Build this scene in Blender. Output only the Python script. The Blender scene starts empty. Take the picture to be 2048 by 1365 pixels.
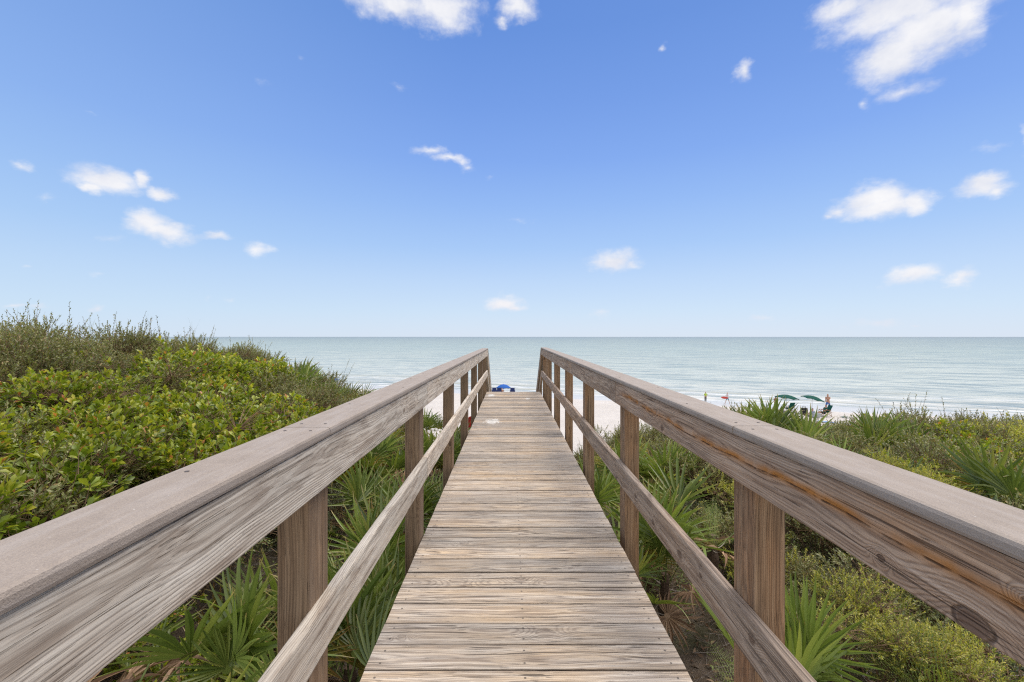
import bpy, math, random
import numpy as np
from mathutils import Vector, Matrix, Euler
R = random.Random(7)
NR = np.random.default_rng(11)
PI = math.pi
sc = bpy.context.scene
COL = sc.collection
F = 910.0; VX = 1022.0; VY = 674.0; CZ = 1.25      # focal length (px of a 2048 picture), vanishing point, eye height over the deck
def at(px, py, d): return Vector(((px-VX)/F*d, d, CZ-(py-VY)/F*d))
def sstep(a, b, x):
    t = np.clip((x-a)/(b-a), 0, 1); return t*t*(3-2*t)
# ------------------------------------------------------------------ terrain
SEA = -6.75
SN = (0.347, 0.938)
def shore(x, y): return SN[0]*(x-12)+SN[1]*(y-61.7)
def wob(x, y):
    return (np.sin(x*1.3+1.7*np.sin(y*.9))*.5+np.sin(y*1.7+x*.6+2)*.3+np.sin(x*3.1-y*2.3)*.2)
def ground_z(x, y):
    x = np.asarray(x, float); y = np.asarray(y, float)
    a = np.abs(x)
    left = -1.35-.005*np.clip(y-6, 0, 99)**2+sstep(.9, 3.3, a)*1.12+sstep(3.1, 5.5, a)*.94-sstep(6, 8.5, a)*.2-sstep(3.6, 5.6, a)*.24*(1-sstep(5., 8.2, y))
    right = -1.35+sstep(.9, 3.5, a)*.47+sstep(3, 7, a)*.02
    g = np.where(x < 0, left, right)-.025*np.clip(y-5, 0, 99)**2+.07*wob(x, y)
    s = shore(x, y)
    beach = np.clip(SEA-.055*s, -9.5, -6.15)+.03*wob(x*.5, y*.5)*np.clip(-s/8, 0, 1)
    k = np.clip((g-beach)/.8, -1, 1)
    return np.maximum(g, beach)+.2*(1-np.abs(k))**2
def gz(x, y): return float(ground_z(x, y))
# ------------------------------------------------------------------ object helpers
def props(o, label=None, cat=None, group=None, kind=None):
    if label: o['label'] = label
    if cat: o['category'] = cat
    if group: o['group'] = group
    if kind: o['kind'] = kind
    return o
def thing(name, label, cat, loc=(0, 0, 0), rz=0, group=None):
    o = bpy.data.objects.new(name, None); COL.objects.link(o)
    o.location = loc; o.rotation_euler = (0, 0, rz); o.empty_display_size = .1
    return props(o, label, cat, group)
def link(name, me, mat=None, parent=None):
    o = bpy.data.objects.new(name, me); COL.objects.link(o)
    if mat is not None and len(me.materials) == 0: me.materials.append(mat)
    if parent is not None: o.parent = parent
    return o
def pymesh(name, vs, fs, smooth=False, attrs=None):
    me = bpy.data.meshes.new(name); me.from_pydata([tuple(v) for v in vs], [], fs)
    if smooth: me.polygons.foreach_set('use_smooth', [True]*len(me.polygons))
    for k, (typ, data) in (attrs or {}).items():
        a = me.attributes.new(k, typ, 'POINT')
        a.data.foreach_set('vector' if typ == 'FLOAT_VECTOR' else 'value', np.asarray(data, np.float32).ravel())
    me.update(); return me
def npmesh(name, V, tris, quads, attrs=None, smooth=False):
    """V (n,3); tris (m,3); quads (k,4) as arrays"""
    me = bpy.data.meshes.new(name)
    nt, nq = len(tris), len(quads)
    me.vertices.add(len(V)); me.vertices.foreach_set('co', np.ascontiguousarray(V, np.float32).ravel())
    li = np.concatenate([np.asarray(tris, np.int32).ravel(), np.asarray(quads, np.int32).ravel()])
    me.loops.add(len(li)); me.loops.foreach_set('vertex_index', li)
    st = np.concatenate([np.arange(nt)*3, nt*3+np.arange(nq)*4]).astype(np.int32)
    me.polygons.add(nt+nq); me.polygons.foreach_set('loop_start', st)
    me.update(calc_edges=True)
    if smooth: me.polygons.foreach_set('use_smooth', np.ones(nt+nq, bool))
    for k, data in (attrs or {}).items():
        a = me.attributes.new(k, 'FLOAT', 'POINT'); a.data.foreach_set('value', np.asarray(data, np.float32))
    me.validate(); return me
# ------------------------------------------------------------------ node helpers
class NT:
    def __init__(s, tree): s.t = tree; s.n = tree.nodes; s.l = tree.links
    def put(s, sock, v):
        if v is None: return
        if isinstance(v, bpy.types.NodeSocket): s.l.new(v, sock)
        elif isinstance(v, (tuple, list)):
            n = len(sock.default_value); v = tuple(v)
            sock.default_value = (v+(1.,))[:n] if len(v) < n else v[:n]
        else:
            try: sock.default_value = v
            except TypeError: sock.default_value = (v, v, v)
    def m(s, op, a, b=None, c=None, clamp=False):
        n = s.n.new('ShaderNodeMath'); n.operation = op; n.use_clamp = clamp
        for i, v in enumerate((a, b, c)): s.put(n.inputs[i], v)
        return n.outputs[0]
    def v(s, op, a, b=None, c=None):
        n = s.n.new('ShaderNodeVectorMath'); n.operation = op
        s.put(n.inputs[0], a); s.put(n.inputs[1], b)
        if c is not None: s.put(n.inputs[3] if op == 'SCALE' else n.inputs[2], c)
        return n.outputs['Value'] if op in ('LENGTH', 'DOT_PRODUCT', 'DISTANCE') else n.outputs['Vector']
    def mix(s, f, a, b, mode='MIX'):
        n = s.n.new('ShaderNodeMix'); n.data_type = 'RGBA'; n.blend_type = mode
        s.put(n.inputs['Factor'], f); s.put(n.inputs[6], a); s.put(n.inputs[7], b)
        return n.outputs[2]
    def xyz(s, v):
        n = s.n.new('ShaderNodeSeparateXYZ'); s.put(n.inputs[0], v); return n.outputs[0], n.outputs[1], n.outputs[2]
    def comb(s, x, y, z=0.):
        n = s.n.new('ShaderNodeCombineXYZ')
        for i, v in enumerate((x, y, z)): s.put(n.inputs[i], v)
        return n.outputs[0]
    def noise(s, vec, scale=1., detail=3., rough=.55, dist=0., out=0):
        n = s.n.new('ShaderNodeTexNoise'); s.put(n.inputs['Vector'], vec); s.put(n.inputs['Scale'], scale)
        s.put(n.inputs['Detail'], detail); s.put(n.inputs['Roughness'], rough); s.put(n.inputs['Distortion'], dist)
        return n.outputs[out]
    def ramp(s, f, stops, interp='LINEAR'):
        n = s.n.new('ShaderNodeValToRGB'); n.color_ramp.interpolation = interp; e = n.color_ramp.elements
        while len(e) < len(stops): e.new(.5)
        for i, (p, c) in enumerate(stops):
            e[i].position = p; e[i].color = (c, c, c, 1) if not isinstance(c, (tuple, list)) else tuple(c)+(1,)
        s.put(n.inputs[0], f); return n.outputs[0]
    def rng(s, v, a, b, c=0., d=1., smooth=False):
        n = s.n.new('ShaderNodeMapRange'); n.clamp = True
        if smooth: n.interpolation_type = 'SMOOTHSTEP'
        for i, q in enumerate((v, a, b, c, d)): s.put(n.inputs[i], q)
        return n.outputs[0]
    def attr(s, name, out='Fac', typ='GEOMETRY'):
        n = s.n.new('ShaderNodeAttribute'); n.attribute_name = name; n.attribute_type = typ; return n.outputs[out]
    def new(s, typ): return s.n.new(typ)
def material(name):
    m = bpy.data.materials.new(name); m.use_nodes = True
    nt = NT(m.node_tree); m.node_tree.nodes.clear()
    out = nt.new('ShaderNodeOutputMaterial'); return m, nt, out
def principled(nt, out, col, rough=.7, spec=.5, normal=None, trans=None):
    p = nt.new('ShaderNodeBsdfPrincipled'); nt.put(p.inputs['Base Color'], col); nt.put(p.inputs['Roughness'], rough)
    nt.put(p.inputs['Specular IOR Level'], spec)
    if normal is not None: nt.l.new(normal, p.inputs['Normal'])
    nt.l.new(p.outputs[0], out.inputs[0]); return p
def bump(nt, h, dist=.01, strength=1.):
    b = nt.new('ShaderNodeBump'); nt.put(b.inputs['Height'], h); nt.put(b.inputs['Distance'], dist); nt.put(b.inputs['Strength'], strength)
    return b.outputs[0]
def flat_mat(name, col, rough=.6, var=.15, scale=30., spec=.3):
    m, nt, out = material(name)
    tc = nt.new('ShaderNodeTexCoord')
    n = nt.noise(tc.outputs['Object'], scale, 3)
    c = nt.mix(nt.rng(n, .3, .7), tuple(x*(1-var) for x in col), tuple(min(1, x*(1+var)) for x in col))
    principled(nt, out, c, rough, spec, bump(nt, n, .004)); return m
# ------------------------------------------------------------------ weathered wood
def wood(name, gray, tan, dark, tanamt=.5, ringf=190., contrast=1., knots=None, knotp=.72, stain=None, drops=False, crackamt=1., bumpk=1., strv=1., blotd=.35, kfill=.75, kedge=.45, toneb=.26, seam=0.):
    m, nt, out = material(name)
    gc = nt.attr('gc', 'Vector'); bd = nt.attr('bd')
    X, Y, Z = nt.xyz(gc)
    pos = nt.new('ShaderNodeTexCoord').outputs['Object']
    w1 = nt.noise(nt.comb(nt.m('MULTIPLY', X, 1.6), nt.m('MULTIPLY', Y, 5.), nt.m('MULTIPLY', Z, 5.)), 1., 2.)
    w2 = nt.noise(nt.comb(nt.m('MULTIPLY_ADD', X, 1.1, 7.3), nt.m('MULTIPLY', Y, 3.), nt.m('MULTIPLY', Z, 3.)), 1., 2.)
    Yw = nt.m('MULTIPLY_ADD', nt.m('SUBTRACT', w1, .5), .05, Y)
    Zw = nt.m('MULTIPLY_ADD', nt.m('SUBTRACT', w2, .5), .05, Z)
    # random knots: one candidate per cell, some kept
    yz = nt.m('ADD', Y, Z)
    vo = nt.new('ShaderNodeTexVoronoi'); vo.voronoi_dimensions = '2D'; vo.feature = 'F1'
    cv = nt.comb(nt.m('DIVIDE', X, .36), nt.m('DIVIDE', yz, .12)); nt.put(vo.inputs['Vector'], cv); nt.put(vo.inputs['Scale'], 1.); nt.put(vo.inputs['Randomness'], .8)
    dv = nt.v('SUBTRACT', cv, vo.outputs['Position']); dx, dy, _ = nt.xyz(dv)
    kd = nt.m('SQRT', nt.m('ADD', nt.m('POWER', nt.m('ABSOLUTE', nt.m('MULTIPLY', dx, .36*.55)), 2.), nt.m('POWER', nt.m('ABSOLUTE', nt.m('MULTIPLY', dy, .12)), 2.)))
    cr, cg, cb = nt.xyz(vo.outputs['Color'])
    keep = nt.m('GREATER_THAN', cr, knotp)
    ksz = nt.m('MULTIPLY_ADD', cg, .6, .6)
    kd = nt.m('DIVIDE', kd, ksz)
    kd = nt.m('ADD', kd, nt.m('MULTIPLY', nt.m('SUBTRACT', 1., keep), 1.))
    for (kx, ky, kz, kr) in (knots or []):
        q = nt.v('MULTIPLY', nt.v('SUBTRACT', pos, (kx, ky, kz)), (.6, 1., 1.) if knots and kr > 0 else (1, .6, 1))
        kd = nt.m('MINIMUM', kd, nt.m('DIVIDE', nt.v('LENGTH', q), abs(kr)/.012))
    kn = nt.noise(gc, 45., 3.)
    kd = nt.m('MULTIPLY_ADD', nt.m('SUBTRACT', kn, .5), .007, kd)
    km = nt.m('EXPONENT', nt.m('MULTIPLY', nt.m('POWER', nt.m('DIVIDE', kd, .034), 2.), -1.))
    r = nt.m('SQRT', nt.m('ADD', nt.m('MULTIPLY', Yw, Yw), nt.m('MULTIPLY', Zw, Zw)))
    r = nt.m('MULTIPLY_ADD', km, .026, r)
    jit = nt.noise(nt.comb(nt.m('MULTIPLY', X, 3.), nt.m('MULTIPLY', Y, 60.), nt.m('MULTIPLY', Z, 60.)), 1., 2.)
    rf = nt.m('MULTIPLY_ADD', bd, 50., 205.)
    ph = nt.m('MULTIPLY_ADD', jit, 4.5, nt.m('MULTIPLY', r, nt.m('MULTIPLY', rf, 6.283)))
    fine = nt.m('POWER', nt.m('MULTIPLY_ADD', nt.m('SINE', ph), .5, .5), 2.6)
    ph2 = nt.m('MULTIPLY_ADD', jit, 2.2, nt.m('MULTIPLY', r, ringf*.55*6.283))
    broad = nt.m('POWER', nt.m('MULTIPLY_ADD', nt.m('SINE', ph2), .5, .5), 1.5)
    fade = nt.noise(nt.comb(nt.m('MULTIPLY', X, 2.), nt.m('MULTIPLY', Y, 18.), nt.m('MULTIPLY', Z, 18.)), 1., 3.)
    fine = nt.m('MULTIPLY', fine, nt.rng(fade, .3, .62, .35, 1.25))
    ring = nt.m('ADD', nt.m('MULTIPLY', fine, 1.15), nt.m('MULTIPLY', broad, .35), clamp=True)
    st = nt.noise(nt.comb(nt.m('MULTIPLY', X, 3.*strv), nt.m('MULTIPLY', Yw, 240.), nt.m('MULTIPLY', Zw, 240.)), 1., 3., .7)
    st2 = nt.noise(nt.comb(nt.m('MULTIPLY', X, 1.7), nt.m('MULTIPLY', Yw, 70.), nt.m('MULTIPLY', Zw, 70.)), 1., 3., .6)
    blot = nt.noise(nt.comb(nt.m('MULTIPLY', X, 2.2), nt.m('MULTIPLY', Y, 14.), nt.m('MULTIPLY', Z, 14.)), 1., 4., .6)
    blot2 = nt.noise(nt.v('SCALE', pos, None, 1.6) if False else nt.v('MULTIPLY', pos, (1.6, 1.6, 1.6)), 1., 3., .6)
    ckn = nt.noise(nt.comb(nt.m('MULTIPLY_ADD', X, .9, 31.), nt.m('MULTIPLY', Yw, 95.), nt.m('MULTIPLY', Zw, 95.)), 1., 2., .5)
    crack = nt.rng(ckn, .637, .66)
    crack = nt.m('MULTIPLY', crack, crackamt)
    ck2 = nt.noise(nt.comb(nt.m('MULTIPLY_ADD', X, 4., 3.), nt.m('MULTIPLY', Yw, 330.), nt.m('MULTIPLY', Zw, 330.)), 1., 2., .5)
    crack = nt.m('MAXIMUM', crack, nt.m('MULTIPLY', nt.rng(ck2, .64, .69), .8*crackamt))
    tf = nt.m('ADD', nt.m('MULTIPLY', nt.rng(blot, .35, .7), .6), nt.m('MULTIPLY', bd, .35))
    tf = nt.m('MULTIPLY', nt.m('MULTIPLY', tf, nt.rng(blot2, .25, .65, .35, 1.25)), tanamt*1.5, clamp=True)
    c = nt.mix(tf, gray, tan)
    c = nt.mix(nt.m('MULTIPLY', ring, .55*contrast), c, dark)
    c = nt.mix(nt.m('MULTIPLY', nt.rng(st, .45, .62), .30*contrast), c, dark)
    c = nt.mix(nt.m('MULTIPLY', nt.rng(st2, .5, .66), .20*contrast), c, dark)
    bd2 = nt.noise(nt.comb(nt.m('MULTIPLY', X, 4.5), nt.m('MULTIPLY', Yw, 32.), nt.m('MULTIPLY', Zw, 32.)), 1., 4., .62)
    c = nt.mix(nt.m('MULTIPLY', nt.rng(bd2, .5, .64), blotd), c, dark)
    lt = nt.m('MULTIPLY', nt.rng(st2, .5, .3), .45)
    c = nt.mix(lt, c, tuple(min(1, g*1.35) for g in gray))
    vb = nt.m('MULTIPLY_ADD', bd, toneb, 1-toneb/2)
    vb = nt.m('MULTIPLY', vb, nt.rng(blot2, .3, .7, .9, 1.1))
    c = nt.mix(1., c, nt.comb(vb, vb, vb), 'MULTIPLY')
    kc = nt.rng(kd, .013, .009)
    c = nt.mix(nt.m('MULTIPLY', kc, kfill), c, tuple(d*.9 for d in dark))
    ke = nt.m('MULTIPLY', nt.rng(nt.m('ABSOLUTE', nt.m('SUBTRACT', kd, .0125)), .0022, .0006), nt.rng(st2, .35, .55, .1, kedge*1.6))
    c = nt.mix(ke, c, tuple(d*.35 for d in dark))
    c = nt.mix(nt.m('MULTIPLY', crack, .92), c, tuple(d*.22 for d in dark))
    if seam:
        ed = nt.attr('ed'); c = nt.mix(nt.m('MULTIPLY', nt.rng(ed, .93, 1.), seam), c, tuple(d*.5 for d in dark))
    h = nt.m('ADD', nt.m('MULTIPLY', ring, -.35), nt.m('MULTIPLY', st, .45))
    h = nt.m('ADD', h, nt.m('MULTIPLY', crack, -1.6)); h = nt.m('ADD', h, nt.m('MULTIPLY', ke, -1.2))
    if stain:   # rust-coloured crack running along the rail; stain=(height, amplitude, y0, y1)
        z0, amp, y0, y1 = stain
        px, py, pz = nt.xyz(pos)
        wv = nt.noise(nt.comb(nt.m('MULTIPLY', py, 1.4), 3.3), 1., 2.)
        wv2 = nt.noise(nt.comb(nt.m('MULTIPLY', py, 9.), 1.3), 1., 3.)
        ctr = nt.m('ADD', nt.m('MULTIPLY_ADD', nt.m('SUBTRACT', wv, .5), amp*2., z0), nt.m('MULTIPLY', nt.m('SUBTRACT', wv2, .5), .012))
        d = nt.m('SUBTRACT', pz, ctr)
        side = nt.m('MULTIPLY', nt.rng(py, y0, y0+.3), nt.rng(py, y1, y1-.3))
        glow = nt.m('MULTIPLY', nt.m('EXPONENT', nt.m('MULTIPLY', nt.m('POWER', nt.m('DIVIDE', nt.m('ABSOLUTE', nt.m('SUBTRACT', d, .005)), .012), 2.), -1.)), side)
        glow = nt.m('MULTIPLY', glow, nt.rng(wv2, .35, .6, .25, 1.))
        c = nt.mix(nt.m('MULTIPLY', glow, .95), c, (.44, .18, .035))
        ln = nt.m('MULTIPLY', nt.rng(nt.m('ABSOLUTE', d), .0026, .0006), side)
        ln = nt.m('MULTIPLY', ln, nt.rng(nt.noise(nt.comb(nt.m('MULTIPLY', py, 16.), 5.), 1., 2.), .42, .56, .05, .9))
        c = nt.mix(nt.m('MULTIPLY', ln, .85), c, (.035, .02, .015))
        h = nt.m('ADD', h, nt.m('MULTIPLY', ln, -2.5))
    if drops:
        sp = nt.noise(nt.v('MULTIPLY', pos, (26., 14., 1.)), 1., 4., .65)
        d1 = nt.v('LENGTH', nt.v('MULTIPLY', nt.v('SUBTRACT', pos, (-.27, 6.72, 0)), (5.2, 3.1, 0)))
        d2 = nt.v('LENGTH', nt.v('MULTIPLY', nt.v('SUBTRACT', pos, (-.42, 9.7, 0)), (8., 3.2, 0)))
        d3 = nt.v('LENGTH', nt.v('MULTIPLY', nt.v('SUBTRACT', pos, (.33, 9.2, 0)), (9., 4.6, 0)))
        dm = nt.m('MINIMUM', d1, nt.m('MINIMUM', d2, nt.m('ADD', d3, .12)))
        ws = nt.rng(nt.m('SUBTRACT', nt.m('MULTIPLY', sp, 2.1), dm), .42, .62)
        fl = nt.noise(nt.v('MULTIPLY', pos, (70., 70., 1.)), 1., 1.)
        qx, qy, _q = nt.xyz(pos)
        fy = nt.m('MULTIPLY', nt.m('FRACT', nt.m('DIVIDE', nt.m('SUBTRACT', qy, 1.849-.1418*22), .1418)), .1418)
        ny = nt.m('MINIMUM', nt.m('ABSOLUTE', nt.m('SUBTRACT', fy, .036)), nt.m('ABSOLUTE', nt.m('SUBTRACT', fy, .106)))
        nxx = nt.m('MINIMUM', nt.m('ABSOLUTE', nt.m('SUBTRACT', qx, -.502)), nt.m('MINIMUM', nt.m('ABSOLUTE', nt.m('SUBTRACT', qx, .052)), nt.m('ABSOLUTE', nt.m('SUBTRACT', qx, .613))))
        nd = nt.m('SQRT', nt.m('ADD', nt.m('MULTIPLY', ny, ny), nt.m('MULTIPLY', nxx, nxx)))
        nl_ = nt.rng(nd, .0048, .0036)
        c = nt.mix(nt.m('MULTIPLY', nl_, .8), c, (.10, .085, .075))
        h = nt.m('ADD', h, nt.m('MULTIPLY', nl_, -1.2))
        ws = nt.m('MAXIMUM', nt.m('MULTIPLY', ws, .85), nt.m('MULTIPLY', nt.rng(fl, .80, .84), .8))
        c = nt.mix(ws, c, (.68, .66, .62))
    p = principled(nt, out, c, .82, .25, bump(nt, h, .0022*bumpk, 1.))
    return m
GRAY = (.50, .47, .435)
M_deck = wood('weathered_deck_wood', (.52, .475, .415), (.56, .425, .28), (.15, .11, .09), tanamt=.85, ringf=150, contrast=.95, blotd=.3,
              knots=[(.145, 1.925, 0, .022), (-.27, 2.34, 0, .026), (.05, 2.34, 0, .019), (-.5, 3.0, 0, .012), (-.25, 2.78, 0, .008)], knotp=.84, drops=True, crackamt=.8, kfill=.28, kedge=.3, toneb=.36, seam=.55)
M_railL = wood('pale_weathered_rail_wood', (.70, .645, .555), (.62, .48, .34), (.22, .155, .11), tanamt=.45, ringf=60, contrast=.68, knotp=.95, crackamt=.4, strv=.6, blotd=.5)
M_railR = wood('purple_brown_rail_wood', (.53, .435, .345), (.45, .28, .16), (.135, .083, .056), tanamt=.6, ringf=95, contrast=.95, knotp=.93, crackamt=.6, strv=.6, knots=[(.682, 2.955, .331, -.012), (.682, 2.49, .38, -.011), (.682, 2.18, .361, -.012), (.682, 1.95, .322, -.012), (.682, 1.64, .39, -.007), (.682, 1.29, .391, -.011)])
M_railRs = wood('rust_stained_rail_wood', (.50, .405, .32), (.44, .27, .155), (.13, .079, .055), tanamt=.6, ringf=95, contrast=.95, knotp=.9, stain=(.885, .024, -.3, 2.9), crackamt=.7, strv=.6, knots=[(.682, .672, .826, -.017), (.682, .8375, .842, -.005), (.682, .60, .90, -.005), (.682, 2.05, .84, -.011)])
M_post = wood('brown_post_wood', (.28, .205, .14), (.32, .185, .09), (.09, .058, .038), tanamt=.6, ringf=110, contrast=.9, knotp=.88, crackamt=.45, strv=.5)
M_postR = wood('reddish_post_wood', (.36, .26, .17), (.42, .225, .11), (.10, .060, .038), tanamt=.8, ringf=110, contrast=.9, knotp=.85, crackamt=.5, strv=.5)
def cap_mat():
    m, nt, out = material('taupe_composite_board')
    pos = nt.new('ShaderNodeTexCoord').outputs['Object']
    a = nt.noise(pos, 420., 2., .6); b = nt.noise(pos, 14., 4., .6)
    c_ = nt.noise(nt.v('MULTIPLY', pos, (60., 5., 60.)), 1., 3.)
    c = nt.mix(nt.rng(b, .3, .7), (.325, .270, .222), (.385, .325, .272))
    c = nt.mix(nt.m('MULTIPLY', nt.rng(a, .35, .7), .5), c, (.20, .165, .145))
    c = nt.mix(nt.m('MULTIPLY', nt.rng(c_, .45, .7), .4), c, (.42, .38, .35))
    s = nt.noise(pos, 130., 1.)
    c = nt.mix(nt.m('MULTIPLY', nt.rng(s, .76, .8), .6), c, (.6, .58, .55))
    d = nt.noise(pos, 33., 3.)
    c = nt.mix(nt.m('MULTIPLY', nt.rng(d, .62, .72), .22), c, (.2, .17, .155))
    principled(nt, out, c, .72, .3, bump(nt, nt.m('ADD', a, nt.m('MULTIPLY', b, .8)), .0012)); return m
M_cap = cap_mat()
M_screw = flat_mat('screw_steel', (.12, .10, .09), .6)
class Wood:
    """sweeps rounded boards; every board carries grain coordinates (gc) and its own tone (bd)"""
    def __init__(s): s.v = []; s.f = []; s.gc = []; s.bd = []; s.ed = []
    def board(s, p0, p1, side, up, w, t, rad=.004, seg=6, wav=0., bd=None, cup=0., bow=0., tiltz=0.):
        p0 = Vector(p0); p1 = Vector(p1); side = Vector(side).normalized(); up = Vector(up).normalized()
        L = (p1-p0).length; n0 = len(s.v); offx = R.uniform(-40, 40)
        pc = (R.uniform(-.03, .03), -R.uniform(.02, .10)) if w > t else (R.uniform(.02, .08), R.uniform(-.03, .03))
        bd = R.random() if bd is None else bd
        prof = []
        k = 2 if rad > 0.003 else 1
        na = 4 if w > .1 else 2
        for (sx, sy, a0) in ((1, 1, 0), (-1, 1, 90), (-1, -1, 180), (1, -1, 270)):
            for i in range(k+1):
                a = math.radians(a0+90*i/k)
                prof.append((sx*(w/2-rad)+math.cos(a)*rad, sy*(t/2-rad)+math.sin(a)*rad))
            if sx == 1 and sy == 1:      # points along the top face for cupping
                for j in range(1, na): prof.append((w/2-rad-(w-2*rad)*j/na, t/2))
        P = len(prof)
        ph = [R.uniform(0, 6.28) for _ in range(4)]
        for i in range(seg+1):
            u = i/seg; c = p0.lerp(p1, u)+up*(bow*4*u*(1-u))
            e = wav*(math.sin(u*L*5+ph[0])+.6*math.sin(u*L*13+ph[1])); e2 = wav*(math.sin(u*L*4+ph[2])+.6*math.sin(u*L*11+ph[3]))
            for (a, b) in prof:
                aa = a+(e if a > 0 else e2); bb = b+cup*((2*a/w)**2-.5)*(1 if b > 0 else 0)+tiltz*a
                s.v.append(c+side*aa+up*bb); s.gc.append((u*L+offx, a-pc[0], b-pc[1])); s.bd.append(bd); s.ed.append(abs(a)/(w/2))
        for i in range(seg):
            for j in range(P):
                a = n0+i*P+j; b = n0+i*P+(j+1) % P
                s.f.append((a, b, b+P, a+P))
        s.f.append(tuple(n0+j for j in reversed(range(P)))); s.f.append(tuple(n0+seg*P+j for j in range(P)))
        return s
    def build(s, name, mat, parent):
        me = pymesh(name, s.v, s.f, attrs={'gc': ('FLOAT_VECTOR', s.gc), 'bd': ('FLOAT', s.bd), 'ed': ('FLOAT', s.ed)})
        import bmesh
        bm = bmesh.new(); bm.from_mesh(me); bmesh.ops.recalc_face_normals(bm, faces=bm.faces); bm.to_mesh(me); bm.free()
        return link(name, me, mat, parent)
EX, EY, EZ = Vector((1, 0, 0)), Vector((0, 1, 0)), Vector((0, 0, 1))
walk = thing('boardwalk', 'weathered grey wooden boardwalk with railings running over the dune toward the beach', 'boardwalk')
DL, DR = -.550, .660
YEND = 10.3
W = Wood(); y = -1.3; PITCH = .1418
y = 1.849-PITCH*22        # board seams fall where the photograph has them
while y < YEND-.05:
    h = R.uniform(-.0025, .0025)
    W.board((DL+R.uniform(-.0015, .0015), y+PITCH/2, -.019+h), (DR+R.uniform(-.0015, .0015), y+PITCH/2, -.019+h+R.uniform(-.002, .002)), EY, EZ, .1384+R.uniform(-.0022, .0008), .038, .0031, 14, .0009, cup=R.uniform(-.0015, .0025), tiltz=R.uniform(-.012, .012))
    y += PITCH
W.build('deck', M_deck, walk)
# joists and beams under the deck
for x in (DL+.04, (DL+DR)/2, DR-.04):
    Wood().board((x, -1.4, -.13), (x, YEND-.02, -.13), EX, EZ, .038, .18, .002, 4).build('joist', M_post, walk)
SP = 1.524
PL = [1.247+SP*k for k in range(-1, 6)]+[10.12]
PR = [1.333+SP*k for k in range(-1, 6)]+[10.13]
def sd(x): return 1 if x > 0 else -1
CAPL, CAPR = .992, .975
def capz(s, y): return CAPL if s < 0 else CAPR+.0035*max(0, y)
def midz(s, y): return (.43 if s < 0 else .372+.0055*max(0, y-1))     # centre of the mid rail
for s, ys in ((-1, PL), (1, PR)):
    xc = -.600 if s < 0 else .7585
    for y in ys:
        top = capz(s, y)-.029
        bot = gz(xc, y)-.4
        w = Wood().board((xc, y+.066, bot), (xc+R.uniform(-.004, .004), y+.066, top), EX, -EY, .089, .132, .005, 8, .0004)
        w.build('post', M_post if s < 0 else M_postR, walk)
# cross beams bolted to the posts
for yl, yr in zip(PL, PR):
    Wood().board((-.643, yl+.16, -.30), (.80, yr+.16, -.30), EY, EZ, .038, .16, .002, 3).build('cross_beam', M_post, walk)
def rails(s):
    xi = -.523 if s < 0 else .682                  # inner face of the rails
    xr = xi+s*.0175
    js = [-1.0, 2.85, 5.95, 9.05, 10.26] if s < 0 else [-1.0, 2.97, 4.45, 7.52, 10.26]
    for a, b in zip(js[:-1], js[1:]):
        mat = M_railL if s < 0 else (M_railRs if a < 0 else M_railR)
        Wood().board((xr, a+.0015, capz(s, a)-.029-.0705), (xr+R.uniform(-.001, .001), b-.0015, capz(s, b)-.029-.0705), EX, EZ, .035, .139, .004, 16, .0008).build('top_rail', mat, walk)
    js = [-1.0, 2.85, 7.4, 10.26] if s < 0 else [-1.0, 4.5, 7.5, 10.26]
    for a, b in zip(js[:-1], js[1:]):
        Wood().board((xr, a+.0015, midz(s, a)), (xr, b-.0015, midz(s, b)), EX, EZ, .035, .132, .006, 16, .0012).build('mid_rail', M_railL if s < 0 else M_railR, walk)
    xc = -.586 if s < 0 else .743
    js = [-1.0, 1.30, 4.95, 8.6, 10.27] if s < 0 else [-1.0, 1.382, 5.0, 8.7, 10.27]
    for a, b in zip(js[:-1], js[1:]):
        o = Wood().board((xc, a+.002, capz(s, a)-.014), (xc, b-.002, capz(s, b)-.014), EX, EZ, .140, .027, .008, 12, .0006).build('rail_cap', M_cap, walk)
        ys = [a+.05, b-.05]; q = a+.45
        while q < b-.3: ys.append(q); q += R.uniform(.38, .6)
        for yy in ys:
            if yy < .35 or yy > 6: continue
            for dx in ((-.035, .035) if yy in (a+.05, b-.05) else (R.choice((-.035, .035)),)):
                r = .0042; zz = capz(s, yy)-.0005
                vs = [(xc+dx+math.cos(t*PI/4)*r, yy+math.sin(t*PI/4)*r, zz+.0012) for t in range(8)]+[(xc+dx+math.cos(t*PI/4)*r, yy+math.sin(t*PI/4)*r, zz-.004) for t in range(8)]
                link('screw', pymesh('screw', vs, [tuple(range(8))]+[(i, i+8, (i+1) % 8+8, (i+1) % 8) for i in range(8)]), M_screw, o)
rails(-1); rails(1)
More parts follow.
